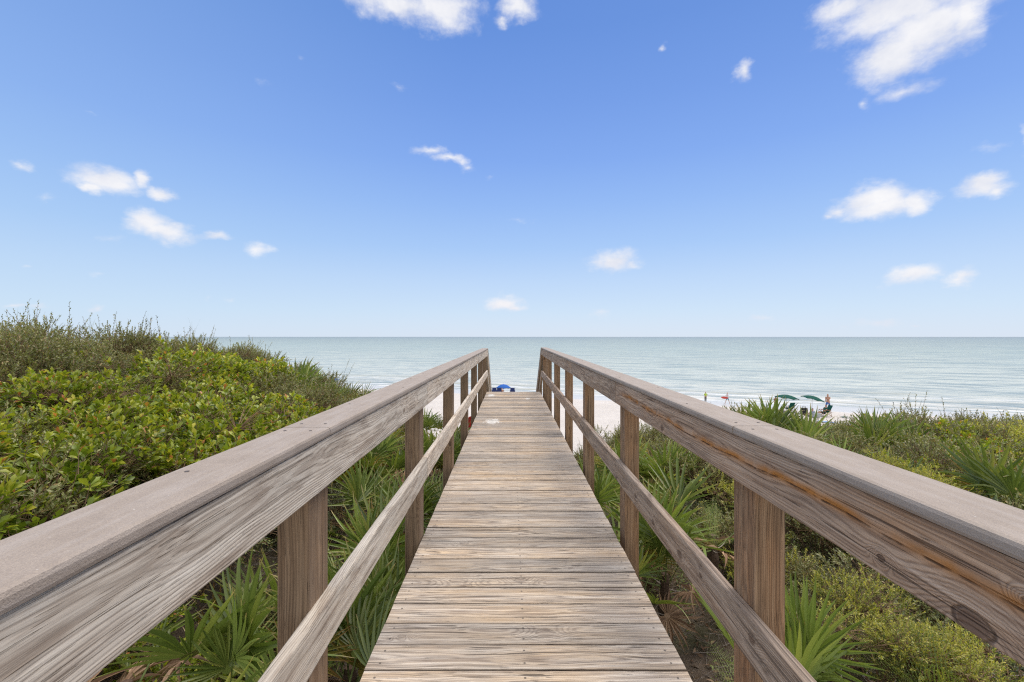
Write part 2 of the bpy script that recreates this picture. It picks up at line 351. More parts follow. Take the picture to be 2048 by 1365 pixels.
# stairs down to the beach
rise, run = .178, .29
nst = 33; slope = Vector((0, run, -rise)).normalized()
yst = YEND+.02
end = Vector((0, yst+run*nst, -rise*nst))
for i in range(nst):
    yy = yst+run*i; zz = -rise*(i+1)
    if zz < gz(0, yy)-.0: break
    W = Wood()
    for k in range(2): W.board((DL, yy+.072+.142*k, zz), (DR, yy+.072+.142*k, zz), EY, EZ, .137, .038, .004, 3)
    W.build('stair_tread', M_deck, walk)
n_real = i
e_y = yst+run*n_real; e_z = -rise*n_real
up = Vector((0, rise, run)).normalized()
for s in (-1, 1):
    xs = DL+.02 if s < 0 else DR-.02
    Wood().board((xs, yst-.02, -.24), (xs, e_y, e_z-.22), EX, up, .038, .24, .002, 4).build('stair_stringer', M_post, walk)
    xc = -.600 if s < 0 else .7585; xi = (-.523 if s < 0 else .682)+s*.0175; xcap = -.586 if s < 0 else .743
    cz = capz(s, 10.3)
    for k in range(1, 7):
        yy = yst+1.5*k
        if yy > e_y: break
        zt = cz-.03-rise/run*(1.5*k)
        Wood().board((xc, yy, min(gz(xc, yy), zt-.9)-.4), (xc, yy, zt-.02), EX, -EY, .089, .09, .004, 4).build('post', M_post, walk)
    mt = M_railL if s < 0 else M_railR
    dz = -rise/run*(e_y-yst)
    Wood().board((xi, yst-.02, cz-.11), (xi, e_y, cz-.11+dz), EX, up, .034, .139, .004, 8).build('top_rail', mt, walk)
    Wood().board((xi, yst-.02, midz(s, 10.3)), (xi, e_y, midz(s, 10.3)+dz), EX, up, .034, .132, .004, 8).build('mid_rail', mt, walk)
    Wood().board((xcap, yst-.03, cz-.016), (xcap, e_y+.05, cz-.016+dz), EX, up, .14, .027, .008, 8).build('rail_cap', M_cap, walk)
# ------------------------------------------------------------------ ground, sea
def sand_mat():
    m, nt, out = material('dune_and_beach')
    geo = nt.new('ShaderNodeNewGeometry'); pos = geo.outputs['Position']; x, y, z = nt.xyz(pos)
    s = nt.m('ADD', nt.m('MULTIPLY', nt.m('SUBTRACT', x, 12.), SN[0]), nt.m('MULTIPLY', nt.m('SUBTRACT', y, 61.7), SN[1]))
    n1 = nt.noise(pos, .35, 4.); n2 = nt.noise(pos, 3., 4.); n3 = nt.noise(pos, 40., 4., .7)
    sand = nt.mix(nt.rng(n1, .3, .7), (.56, .52, .475), (.63, .59, .545))
    sand = nt.mix(nt.m('MULTIPLY', nt.rng(n2, .52, .7), .25), sand, (.45, .40, .36))
    sw = nt.m('ADD', s, nt.m('MULTIPLY', nt.m('SUBTRACT', n1, .5), 3.))
    wet = nt.rng(sw, -8.5, -6.8, smooth=True)
    dry_c = sand
    wetc = nt.mix(nt.rng(sw, -5., 0.), (.56, .545, .52), (.50, .50, .47))
    sand = nt.mix(wet, dry_c, wetc)
    # litter and dark soil under the dune plants
    lit = nt.mix(nt.rng(n2, .35, .65), (.075, .052, .036), (.26, .195, .14))
    lit = nt.mix(nt.rng(n3, .5, .68), lit, (.27, .215, .165))
    lit = nt.mix(nt.m('MULTIPLY', nt.rng(nt.noise(pos, 1.3, 3.), .5, .62), .55), lit, (.07, .085, .03))
    f = nt.rng(z, -5.2, -4.2)
    c = nt.mix(f, sand, lit)
    p = principled(nt, out, c, nt.m('MULTIPLY_ADD', nt.m('MULTIPLY', wet, nt.m('SUBTRACT', 1., f)), -.62, .9), .4,
                   bump(nt, nt.m('ADD', nt.m('MULTIPLY', n2, nt.m('MULTIPLY_ADD', wet, -.95, 1.)), nt.m('MULTIPLY', n3, nt.m('MULTIPLY_ADD', wet, -.29, .3))), .12))
    return m
gx = np.unique(np.round(np.concatenate([-np.geomspace(16, 1500, 26), np.arange(-16, 16.01, .25), np.geomspace(16, 1500, 26)]), 3))
gy = np.unique(np.round(np.concatenate([-np.geomspace(3, 600, 12), np.arange(-3, 26, .25), np.arange(26, 110, 1.), np.geomspace(110, 900, 12)]), 3))
GX, GY = np.meshgrid(gx, gy); GZ = ground_z(GX, GY)
V = np.stack([GX.ravel(), GY.ravel(), GZ.ravel()], 1); nx = len(gx)
ii, jj = np.meshgrid(np.arange(len(gy)-1), np.arange(nx-1), indexing='ij'); a = (ii*nx+jj).ravel()
g = link('ground', npmesh('ground', V, np.zeros((0, 3), int), np.stack([a, a+1, a+1+nx, a+nx], 1), smooth=True), sand_mat())
props(g, 'pale sand beach rising into the dune below the plants', kind='structure')
def sea_mat():
    m, nt, out = material('gulf_water')
    geo = nt.new('ShaderNodeNewGeometry'); pos = geo.outputs['Position']; x, y, z = nt.xyz(pos)
    s = nt.m('ADD', nt.m('MULTIPLY', nt.m('SUBTRACT', x, 12.), SN[0]), nt.m('MULTIPLY', nt.m('SUBTRACT', y, 61.7), SN[1]))
    t = nt.m('SUBTRACT', nt.m('MULTIPLY', nt.m('SUBTRACT', x, 12.), SN[1]), nt.m('MULTIPLY', nt.m('SUBTRACT', y, 61.7), SN[0]))
    ls = nt.m('LOGARITHM', nt.m('MAXIMUM', nt.m('ADD', s, 1.5), 1.), 10.)
    big = nt.noise(nt.comb(nt.m('MULTIPLY', t, .006), nt.m('MULTIPLY', s, .022)), 1., 4., .6)
    med = nt.noise(nt.comb(nt.m('MULTIPLY', t, .02), nt.m('MULTIPLY', s, .12)), 1., 3., .6)
    lsn = nt.m('ADD', ls, nt.m('MULTIPLY', nt.m('SUBTRACT', big, .5), .5))
    c = nt.ramp(nt.m('DIVIDE', lsn, 4.), [(0, (.58, .56, .50)), (.22, (.56, .56, .50)), (.36, (.52, .55, .49)), (.48, (.46, .50, .435)), (.60, (.38, .435, .375)), (.72, (.31, .355, .31)), (.85, (.25, .295, .275)), (1., (.235, .25, .235))])
    c = nt.mix(nt.m('MULTIPLY', nt.rng(med, .5, .7), .35), c, (.16, .26, .27))
    # low swell: steep fronts show olive, thin foam edges
    sw = nt.m('ADD', s, nt.m('MULTIPLY', nt.m('SUBTRACT', nt.noise(nt.comb(nt.m('MULTIPLY', t, .045), nt.m('MULTIPLY', s, .02)), 1., 3.), .5), 9.))
    gate = nt.noise(nt.comb(nt.m('MULTIPLY', t, .06), nt.m('MULTIPLY', s, .1)), 1., 2.)
    def band(c0, w): return nt.m('EXPONENT', nt.m('MULTIPLY', nt.m('POWER', nt.m('DIVIDE', nt.m('ABSOLUTE', nt.m('SUBTRACT', sw, c0)), w), 2.), -1.))
    ol = nt.m('MAXIMUM', band(4., .6), nt.m('MAXIMUM', nt.m('MULTIPLY', band(9., .8), .9), nt.m('MULTIPLY', band(17., 1.), .6)))
    ol = nt.m('MULTIPLY', ol, nt.rng(gate, .42, .6))
    c = nt.mix(nt.m('MULTIPLY', ol, .75), c, (.25, .245, .15))
    fo = nt.m('MULTIPLY', nt.m('MAXIMUM', nt.m('MAXIMUM', band(2.6, .5), band(.2, .6)), nt.m('MAXIMUM', band(6.6, .5), nt.m('MULTIPLY', band(12.5, .6), .7))), nt.rng(gate, .3, .55))
    c = nt.mix(nt.m('MULTIPLY', fo, .85), c, (.85, .85, .83))
    w1 = nt.noise(nt.comb(nt.m('MULTIPLY', t, .35), nt.m('MULTIPLY', s, 1.1)), 1., 4., .6)
    w2 = nt.noise(nt.comb(nt.m('MULTIPLY', t, .05), nt.m('MULTIPLY', s, .22)), 1., 3., .55)
    h = nt.m('ADD', nt.m('MULTIPLY', w1, .3), nt.m('MULTIPLY', w2, 1.))
    # ripple flecks
    fl = nt.noise(nt.comb(nt.m('MULTIPLY', t, .22), nt.m('MULTIPLY', s, .95)), 1., 3., .65)
    fl2 = nt.noise(nt.comb(nt.m('MULTIPLY', t, .05), nt.m('MULTIPLY', s, .20)), 1., 4., .7)
    near = nt.rng(ls, 2.9, 1.2)
    c = nt.mix(nt.m('MULTIPLY', nt.m('MULTIPLY', nt.rng(fl, .5, .62), near), .65), c, (.16, .24, .27))
    fl3 = nt.noise(nt.comb(nt.m('MULTIPLY', t, .009), nt.m('MULTIPLY', s, .05)), 1., 4., .7)
    rgt = nt.rng(nt.m('DIVIDE', t, nt.m('ADD', s, 60.)), -.3, .6, .45, 1.)
    c = nt.mix(nt.m('MULTIPLY', nt.m('MULTIPLY', nt.rng(fl2, .5, .60), .75), rgt), c, (.15, .215, .225))
    c = nt.mix(nt.m('MULTIPLY', nt.m('MULTIPLY', nt.rng(fl3, .5, .62), .5), rgt), c, (.17, .25, .26))
    p = principled(nt, out, c, .3, .17, bump(nt, h, 1.1, .8)); p.inputs['IOR'].default_value = 1.33
    return m
sea_v = []; S0 = np.array([-3., 0, 10, 30, 80, 200, 600, 2000, 8000, 40000]); T0 = np.array([-40000, -8000, -2000, -600, -200, -60, 0, 60, 200, 600, 2000, 8000, 40000.])
for s_ in S0:
    for t_ in T0: sea_v.append((12+t_*SN[1]+s_*SN[0], 61.7-t_*SN[0]+s_*SN[1], SEA+.01))
k = len(T0)
o = link('water', pymesh('water', sea_v, [(i*k+j, i*k+j+1, (i+1)*k+j+1, (i+1)*k+j) for i in range(len(S0)-1) for j in range(k-1)]), sea_mat())
props(o, 'calm turquoise sea reaching to the horizon', kind='structure')
# ------------------------------------------------------------------ foliage
def leaf_mat(name, stops, tipcol=None, rough=.4, trans=.35, spec=.5, objvar=.12):
    """stops: colours picked by lr: random per leaf, in bushes also darker low down as painted shade"""
    m, nt, out = material(name)
    lr = nt.attr('lr'); tp = nt.attr('tp'); oi = nt.new('ShaderNodeObjectInfo').outputs['Random']
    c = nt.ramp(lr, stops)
    if tipcol: c = nt.mix(nt.rng(tp, tipcol[1], 1.), c, tipcol[0])
    v = nt.m('MULTIPLY_ADD', oi, objvar*2, 1-objvar)
    n = nt.noise(nt.new('ShaderNodeNewGeometry').outputs['Position'], 1.1, 2.)
    v = nt.m('MULTIPLY', v, nt.rng(n, .3, .7, .8, 1.2))
    c = nt.mix(1., c, nt.comb(v, v, v), 'MULTIPLY')
    p = nt.new('ShaderNodeBsdfPrincipled'); nt.put(p.inputs['Base Color'], c); nt.put(p.inputs['Roughness'], rough); nt.put(p.inputs['Specular IOR Level'], spec)
    t = nt.new('ShaderNodeBsdfTranslucent'); nt.put(t.inputs['Color'], nt.mix(1., c, (1.15, 1.2, .55), 'MULTIPLY'))
    x = nt.new('ShaderNodeMixShader'); x.inputs[0].default_value = trans
    nt.l.new(p.outputs[0], x.inputs[1]); nt.l.new(t.outputs[0], x.inputs[2]); nt.l.new(x.outputs[0], out.inputs[0]); return m
ML_gloss = leaf_mat('lime_glossy_leaf', [(0, (.035, .055, .008)), (.22, (.11, .165, .015)), (.5, (.22, .29, .028)), (.8, (.42, .44, .045)), (.965, (.55, .46, .07)), (.985, (.55, .22, .09))], rough=.36, trans=.32)
ML_olive = leaf_mat('olive_small_leaf', [(0, (.05, .062, .025)), (.3, (.145, .165, .06)), (.65, (.265, .28, .105)), (.9, (.38, .35, .15)), (1, (.47, .34, .17))], rough=.45, trans=.25)
ML_dark = leaf_mat('dark_small_leaf', [(0, (.025, .036, .018)), (.35, (.075, .10, .045)), (.75, (.145, .175, .08)), (1, (.30, .31, .12))], rough=.4, trans=.22)
ML_yel = leaf_mat('yellow_tip_leaf', [(0, (.06, .085, .02)), (.3, (.17, .22, .04)), (.6, (.40, .42, .07)), (1, (.66, .57, .12))], rough=.42, trans=.35)
ML_palm = leaf_mat('palmetto_leaf', [(0, (.07, .11, .025)), (.45, (.17, .23, .05)), (.8, (.29, .335, .08)), (1, (.45, .42, .13))], tipcol=((.55, .40, .20), .84), rough=.3, trans=.22, objvar=.28)
ML_palmb = leaf_mat('bright_palmetto_leaf', [(0, (0.140, 0.188, 0.046)), (.5, (0.224, 0.288, 0.072)), (1, (0.336, 0.375, 0.104))], tipcol=((.33, .21, .08), .93), rough=.42, trans=.3)
ML_palmy = leaf_mat('yellowing_palmetto_leaf', [(0, (.14, .15, .02)), (.5, (.24, .21, .03)), (1, (.36, .21, .05))], tipcol=((.30, .15, .06), .6), rough=.45, trans=.3)
ML_dead = leaf_mat('dead_palmetto_leaf', [(0, (0.180, 0.110, 0.070)), (.5, (0.330, 0.214, 0.139)), (1, (0.510, 0.359, 0.240))], rough=.8, trans=.1, spec=.15)
M_stem = flat_mat('brown_stem', (.27, .175, .105), .8, .35, 14.)
M_twig = flat_mat('grey_dead_twig', (.30, .26, .225), .85, .3, 20., .15)
M_pet = flat_mat('green_petiole', (.13, .17, .05), .5, .3, 12.)
def leaf_tmpl(L, Wd, fold=.25, droop=.12, obov=.62):
    """folded leaf along +y, 8 verts"""
    w = Wd/2
    V = [(0, 0, 0), (-w*.62, L*.38, w*fold*.6), (0, L*.38, 0), (w*.62, L*.38, w*fold*.6), (-w, L*obov, w*fold), (0, L*obov, -.02*L), (w, L*obov, w*fold), (0, L, -droop*L)]
    return np.array(V), np.array([(0, 2, 1), (0, 3, 2), (4, 5, 7), (5, 6, 7)]), np.array([(1, 2, 5, 4), (2, 3, 6, 5)])
def small_tmpl(L, Wd):
    w = Wd/2
    V = [(0, 0, 0), (-w, L*.5, w*.3), (0, L*.5, 0), (w, L*.5, w*.3), (0, L, -.08*L)]
    return np.array(V), np.array([(0, 2, 1), (0, 3, 2), (1, 2, 4), (2, 3, 4)]), np.zeros((0, 4), int)
def frames(D, roll):
    """rotation matrices (n,3,3) with columns x,y,z: y along D, z as upward as possible, rolled"""
    D = D/np.linalg.norm(D, axis=1, keepdims=True)
    up = np.tile([0., 0, 1], (len(D), 1)); up[np.abs(D[:, 2]) > .97] = [1, 0, 0]
    X = np.cross(D, up); X /= np.linalg.norm(X, axis=1, keepdims=True); Z = np.cross(X, D)
    c, s = np.cos(roll)[:, None], np.sin(roll)[:, None]
    X2 = X*c+Z*s; Z2 = -X*s+Z*c
    return np.stack([X2, D, Z2], 2)
def stamp(tmpl, P, D, roll, scale, lr):
    V, T, Q = tmpl; n = len(P); k = len(V)
    M = frames(D, roll)
    W_ = np.einsum('nij,kj->nki', M, V)*scale[:, None, None]+P[:, None, :]
    off = (np.arange(n)*k)[:, None, None]
    return W_.reshape(-1, 3), (T[None]+off).reshape(-1, 3), (Q[None]+off).reshape(-1, 4) if len(Q) else np.zeros((0, 4), int), np.repeat(lr, k), np.tile(V[:, 1]/V[:, 1].max(), n)
def tubes(A, B, r0, r1):
    """three-sided tapered sticks from A to B"""
    n = len(A); D = B-A; D = D/(np.linalg.norm(D, axis=1, keepdims=True)+1e-9)
    M = frames(D, np.zeros(n)); vs = []
    for k in range(3):
        a = 2*PI*k/3; e = M[:, :, 0]*math.cos(a)+M[:, :, 2]*math.sin(a); vs.append(A+e*np.asarray(r0).reshape(-1, 1))
    for k in range(3):
        a = 2*PI*k/3; e = M[:, :, 0]*math.cos(a)+M[:, :, 2]*math.sin(a); vs.append(B+e*np.asarray(r1).reshape(-1, 1))
    V = np.stack(vs, 1).reshape(-1, 3); base = np.arange(n)*6
    Q = np.concatenate([np.stack([base+k, base+(k+1) % 3, base+3+(k+1) % 3, base+3+k], 1) for k in range(3)])
    return V, Q
def bush_mesh(seed, kind, rx=.5, h=.75, nsp=300, upright=0.):
    g_ = np.random.default_rng(seed)
    # sprig anchor points over a lumpy dome
    nb = 9
    bc = np.stack([g_.normal(0, rx*.42, nb), g_.normal(0, rx*.42, nb), g_.uniform(h*.45, h*.82, nb)], 1); br = g_.uniform(.16, .30, nb)*(rx/.5)
    k = g_.integers(0, nb, nsp)
    d = g_.normal(size=(nsp, 3)); d[:, 2] = np.abs(d[:, 2])*.9+.1*g_.normal(size=nsp); d /= np.linalg.norm(d, axis=1, keepdims=True)
    rr = br[k]*g_.uniform(.55, 1.12, nsp)
    P = bc[k]+d*rr[:, None]*np.array([1.1, 1.1, 1.])
    deep = g_.random(nsp) < .22; P[deep, 2] -= g_.uniform(.1, .4, deep.sum())*h
    P[:, 2] = np.clip(P[:, 2], .03, None)
    ax = d*.8+g_.normal(0, .35, (nsp, 3))+np.array([0, 0, .35+upright*.5]); ax /= np.linalg.norm(ax, axis=1, keepdims=True)
    LP, LD, LS, LR, SA, SB = [], [], [], [], [], []
    shade = np.clip((P[:, 2]/h), 0, 1)  # interior shade put into the colour: lower leaves get a darker lr
    if kind == 'gloss': nl, tw = 9, .09
    elif kind == 'yel': nl, tw = 20, .15
    else: nl, tw = 18, .14
    if upright > .5:
        up_n = int(nsp*.045); tw_arr = np.full(nsp, tw); tw_arr[:up_n] = g_.uniform(.22, .55, up_n); P[:up_n, 2] = h*g_.uniform(.7, .95, up_n)
        ax[:up_n] = np.array([0, 0, 1])+g_.normal(0, .3, (up_n, 3)); ax[:up_n] /= np.linalg.norm(ax[:up_n], axis=1, keepdims=True)
    else: tw_arr = np.full(nsp, tw)
    F_ = frames(ax, g_.uniform(0, 6.28, nsp))
    for j in range(nl):
        u = (j+.5)/nl
        keepm = g_.random(nsp) < .92
        if kind == 'gloss': uu = .45+.55*u; ang = j*2.4; el = .95-.75*u
        else: uu = .08+.92*u; ang = j*2.4; el = .85-.35*u
        ang = ang+g_.normal(0, .35, nsp); e = np.clip(el+g_.normal(0, .2, nsp), .05, 1.5)
        dirn = F_[:, :, 0]*(np.cos(ang)*np.sin(e))[:, None]+F_[:, :, 2]*(np.sin(ang)*np.sin(e))[:, None]+ax*np.cos(e)[:, None]
        pp = P+ax*(tw_arr*uu)[:, None]
        q = keepm
        LP.append(pp[q]); LD.append(dirn[q]); LS.append((g_.uniform(.72, 1.2, nsp)*(1-.15*u))[q])
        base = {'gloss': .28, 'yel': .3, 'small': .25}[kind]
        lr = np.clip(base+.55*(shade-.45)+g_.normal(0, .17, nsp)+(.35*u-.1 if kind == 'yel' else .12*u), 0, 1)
        odd = g_.random(nsp) < .02; lr[odd] = .99
        LR.append(lr[q])
    P2, D2, S2, R2 = map(np.concatenate, (LP, LD, LS, LR))
    tm = leaf_tmpl(.060, .029) if kind == 'gloss' else (small_tmpl(.034, .0135) if kind == 'small' else small_tmpl(.036, .013))
    V, T, Q, lr, tp = stamp(tm, P2, D2, g_.normal(0, .5, len(P2)), S2, R2)
    name = {'gloss': 'glossy_foliage', 'yel': 'yellow_foliage', 'small': 'fine_foliage'}[kind]
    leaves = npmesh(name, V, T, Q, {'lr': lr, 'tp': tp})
    # twigs: sprig axes, and limbs from the base
    A = P-ax*.03; B = P+ax*tw_arr[:, None]
    V1, Q1 = tubes(A, B, .0026+0*P[:, 0], .0012+0*P[:, 0])
    base = np.stack([g_.normal(0, .05, nb), g_.normal(0, .05, nb), np.full(nb, -.15)], 1)
    V2, Q2 = tubes(base, bc, np.full(nb, .011), np.full(nb, .006))
    V3, Q3 = tubes(bc[k], P, np.full(nsp, .0035), np.full(nsp, .0017))
    # bare dead twigs
    nd = 30; kk = g_.integers(0, nb, nd); dd = g_.normal(size=(nd, 3)); dd[:, 2] = np.abs(dd[:, 2]); dd /= np.linalg.norm(dd, axis=1, keepdims=True)
    V4, Q4 = tubes(bc[kk], bc[kk]+dd*g_.uniform(.2, .42, nd)[:, None], np.full(nd, .003), np.full(nd, .001))
    Vs, Qs, o_ = [], [], 0
    for v_, q_ in ((V1, Q1), (V2, Q2), (V3, Q3), (V4, Q4)): Vs.append(v_); Qs.append(q_+o_); o_ += len(v_)
    stems = npmesh('branches', np.concatenate(Vs), np.zeros((0, 3), int), np.concatenate(Qs))
    stems.materials.append(M_stem)
    return leaves, stems
def withmat(ms, mat):
    out_ = []
    for l, s in ms:
        l.materials.append(mat); out_.append((l, s))
    return out_
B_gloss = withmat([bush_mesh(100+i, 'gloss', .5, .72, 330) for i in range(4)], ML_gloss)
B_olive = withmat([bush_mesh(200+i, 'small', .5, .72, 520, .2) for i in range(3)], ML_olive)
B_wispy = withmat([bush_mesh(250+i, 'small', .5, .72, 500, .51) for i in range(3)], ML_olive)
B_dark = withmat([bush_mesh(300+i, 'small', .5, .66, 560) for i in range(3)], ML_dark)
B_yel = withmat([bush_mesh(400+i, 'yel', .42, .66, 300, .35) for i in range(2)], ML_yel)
KINDS = {
 'gloss': (B_gloss, 'glossy_shrub', 'lime green shrub with glossy rounded leaves in the thicket on the %s dune slope', 'shrub'),
 'olive': (B_olive, 'small_leaf_shrub', 'olive green shrub with tiny narrow leaves growing on the %s dune slope', 'shrub'),
 'wispy': (B_wispy, 'twiggy_shrub', 'wispy brownish shrub with thin upright twigs along the crest of the %s dune', 'shrub'),
 'dark': (B_dark, 'dark_shrub', 'dark green low shrub with fine dense leaves beside the boardwalk on the %s', 'shrub'),
 'yel': (B_yel, 'yellow_tipped_shrub', 'shrub with pale yellow new leaf tips among darker shrubs on the %s', 'shrub')}
n_bush = {}
def bush(kind, x, y, s=1., sink=0., z=None):
    ms, name, lab, cat = KINDS[kind]
    side = 'left' if x < 0 else 'right'
    l, st = R.choice(ms)
    t = thing(name, lab % side, cat, (x, y, (gz(x, y) if z is None else z)-sink), R.uniform(0, 6.28), KINDS[kind][1].replace('_', ' ')+'s on the %s dune' % side)
    t.scale = (s, s, s*R.uniform(.88, 1.12))
    link('foliage', l, None, t); link('branches', st, None, t)
    n_bush[name] = n_bush.get(name, 0)+1
    return t
def in_view(x, y, m=.9): return -1.13*y-m < x < 1.13*y+m
def pxy(x, y, z): return VX+x/y*F, VY+(CZ-z)/y*F
# left slope
step = .50; yy = .7
while yy < 14.5:
    xx = -13.
    while xx < -1.35:
        x = xx+R.uniform(-.2, .2); y = yy+R.uniform(-.2, .2); xx += step if yy < 7 else step*1.12
        if y < .4 or not in_view(x, y, .8): continue
        if y > 11 and x < -7.5: continue
        if x > -2.2-.16*max(0, y-6) and R.random() < (.70 if x > -1.9 else .35): continue
        px, py = pxy(x, y, gz(x, y)+.6)
        nz = math.sin(x*1.9+1.)*math.cos(y*1.4)+.5*math.sin(x*4+y*3)
        if y > 7.6 or (py < 738 and y > 3.8): rr_ = R.random(); kd = 'wispy' if rr_ < .5 else ('olive' if rr_ < .78 else ('gloss' if rr_ < .9 else 'yel'))
        elif px < 600 and (py < 960 and nz > -.4) : kd = 'gloss' if R.random() < .93 else 'olive'
        elif x > -2.3 and R.random() < .5: kd = 'dark'
        else: kd = 'gloss' if nz > .35 else 'olive'
        if x < -2.0 and px < 330 and py > 940 and R.random() < .75: kd = 'gloss'
        sc_ = R.uniform(.74, 1.2) if kd not in ('wispy', 'olive') else R.uniform(.68, 1.12)
        if x > -2.4: sc_ *= .72
        bush(kd, x, y, sc_, .05)
    yy += step if yy < 7 else step*1.2
# right slope
yy = .7
while yy < 13.2:
    xx = 1.55
    while xx < 12.:
        x = xx+R.uniform(-.2, .2); y = yy+R.uniform(-.2, .2); xx += step*1.06
        if y < .5 or not in_view(x, y, .8): continue
        if x < 2.4+.0*y and y < 9 and R.random() < (.7 if x < 2.0 else .4): continue
        if y > 10 and R.random() < .3: continue
        r_ = R.random()
        if y > 6.2: kd = 'wispy' if r_ < .4 else ('olive' if r_ < .72 else ('yel' if r_ < .9 else 'gloss'))
        elif y < 3.2: kd = 'dark' if r_ < .80 else ('olive' if r_ < .95 else 'yel')
        else: kd = 'olive' if r_ < .45 else ('dark' if r_ < .72 else ('yel' if r_ < .88 else 'gloss'))
        sc_ = R.uniform(.66, 1.2)
        if x < 2.6: sc_ *= .75
        bush(kd, x, y, sc_, .05)
    yy += step*1.08
for px, py, d in ((1760, 1230, 2.3), (1860, 1290, 2.2), (1700, 1180, 2.6), (1950, 1310, 2.2), (1880, 960, 3.9), (1790, 930, 4.4)):
    p = at(px, py, d); t = bush('yel', p.x, p.y, .5, z=p.z-.34)
# ------------------------------------------------------------------ palmettos
def frond_mesh(seed, R0=.52, nseg=21, spread=250, pet=.55, dead=False, close=1.):
    g_ = random.Random(seed); vs, fs, lr, tp = [], [], [], []
    hub = Vector((0, pet, pet*.02)); half = math.radians(spread/2)
    for i in range(nseg):
        a = -half+2*half*(i+.5)/nseg+g_.uniform(-.025, .025); dth = 2*half/nseg
        Ls = R0*(1-.28*abs(a/half)**2)*g_.uniform(.85, 1.06)*(1 if g_.random() > .06 or dead else g_.uniform(.5, .75)); dr = g_.uniform(.02, .16)*(4 if dead else 1); cup = .16*abs(math.sin(a))+(.10 if not dead else -.1)
        bend = g_.uniform(-.16, .16)*(3 if dead else 1); kink = g_.uniform(.5, 1.6) if g_.random() < .13 and not dead else 0; tw0 = g_.uniform(-.5, .5); v0 = len(vs); rnd = min(1, max(0, g_.gauss(.45, .2)))
        us = (.03, .2, .36, .55, .75, .9, 1.)
        for u in us:
            r = u*Ls
            hw = r*dth*.5*1.04 if u <= .37 else .36*Ls*dth*.55*(1-((u-.36)/.64)**1.6)
            hw = max(hw, .0008); aa = a+bend*max(0, u-.36)**1.5
            dx, dy = math.sin(aa), math.cos(aa); z = cup*r-(dr+kink)*Ls*max(0, u-.3)**2
            fold = hw*(.75 if not dead else 1.3)
            tz = tw0*hw*max(0, u-.36)*2
            for k, (o_, zz) in enumerate(((-1, fold-tz), (0, 0), (1, fold+tz))):
                vs.append((hub.x+dx*r+dy*hw*o_, hub.y+dy*r-dx*hw*o_, hub.z+z+zz)); lr.append(rnd+(.08 if k != 1 else -.02)); tp.append(u)
        for j in range(len(us)-1):
            for k in range(2): b = v0+j*3+k; fs.append((b, b+1, b+4, b+3))
    v0 = len(vs)
    for i in range(9): a = 2*PI*i/9; vs.append((hub.x+math.sin(a)*R0*.09, hub.y+math.cos(a)*R0*.09, hub.z+.004)); lr.append(.6); tp.append(.05)
    fs.append(tuple(range(v0, v0+9)))
    me = pymesh('blade', vs, fs, attrs={'lr': ('FLOAT', lr), 'tp': ('FLOAT', tp)})
    n = 6; pv = []; pf = []
    for i in range(n+1):
        u = i/n; r = .0065*(1-.35*u); zc = pet*.02*u-.03*math.sin(u*PI)*pet*2
        for k in range(5): pv.append((math.cos(k*2*PI/5)*r*1.3, u*pet, zc+math.sin(k*2*PI/5)*r))
    for i in range(n):
        for k in range(5): pf.append((i*5+k, i*5+(k+1) % 5, (i+1)*5+(k+1) % 5, (i+1)*5+k))
    return me, pymesh('petiole', pv, pf)
def mk(n, mat, pm, **kw):
    L_ = []
    for i in range(n):
        a, b = frond_mesh(R.randrange(10**6), **{k: (v(i) if callable(v) else v) for k, v in kw.items()}); a.materials.append(mat); b.materials.append(pm); L_.append((a, b))
    return L_
FR = {'green': mk(5, ML_palm, M_pet, R0=lambda i: .50+.04*i, spread=lambda i: 190+22*i),
      'bright': mk(3, ML_palmb, M_pet, R0=.55, spread=lambda i: 150+40*i),
      'yellow': mk(2, ML_palmy, M_pet, R0=.5, spread=190),
      'dead': mk(3, ML_dead, M_twig, R0=.42, spread=300, pet=.35, dead=True)}
def trunk_mesh():
    vs, fs = [], []
    for i in range(7):
        r = .07*(1-.08*i)*(1.18 if i % 2 else .95)
        for k in range(9): vs.append((math.cos(k*2*PI/9)*r, math.sin(k*2*PI/9)*r, -.3+i*.075))
    for i in range(6):
        for k in range(9): fs.append((i*9+k, i*9+(k+1) % 9, (i+1)*9+(k+1) % 9, (i+1)*9+k))
    fs.append(tuple(54+k for k in range(9))); me = pymesh('trunk', vs, fs); me.materials.append(flat_mat('fibrous_palm_trunk', (.10, .065, .045), .9, .4, 40.)); return me
TRUNK = trunk_mesh()
def palmetto(x, y, z, n=9, size=1., tone='green', label=None, lean=None, dead=2, yellow=1, rz=0, group='saw palmettos around the boardwalk', tilt=(28, 80)):
    n = max(3, n-2) if n < 12 else 10; size *= .88; t = thing('palmetto', label, 'palmetto', (x, y, z), rz, group); t.scale = (size,)*3
    link('trunk', TRUNK, None, t)
    kinds = [tone]*n+['yellow']*yellow+['dead']*dead
    for i, kd in enumerate(kinds):
        bl, pt = R.choice(FR[kd])
        az = i*2.4+R.uniform(-.35, .35)
        el = math.radians(R.uniform(*tilt)) if kd != 'dead' else math.radians(R.uniform(-15, 20))
        if kd == 'yellow': el = math.radians(R.uniform(15, 45))
        rot = Euler((el, R.uniform(-.5, .5), 0), 'XYZ').to_matrix()
        tw_ = Matrix.Rotation(R.uniform(-.7, .7), 3, 'Y')
        Mx = Matrix.Rotation(az, 3, 'Z') @ Matrix.Rotation(el, 3, 'X') @ tw_
        f = link('frond', bl, None, t); f.matrix_local = Mx.to_4x4() @ Matrix.Diagonal((1, 1, 1, 1))
        s_ = R.uniform(.8, 1.1); f.scale = (s_, s_, s_)
        link('petiole', pt, None, f)
    return t
def pal(px, py, d, drop=.55, **kw):
    p = at(px, py, d); return palmetto(p.x, p.y, p.z-drop*kw.get('size', 1.), **kw)
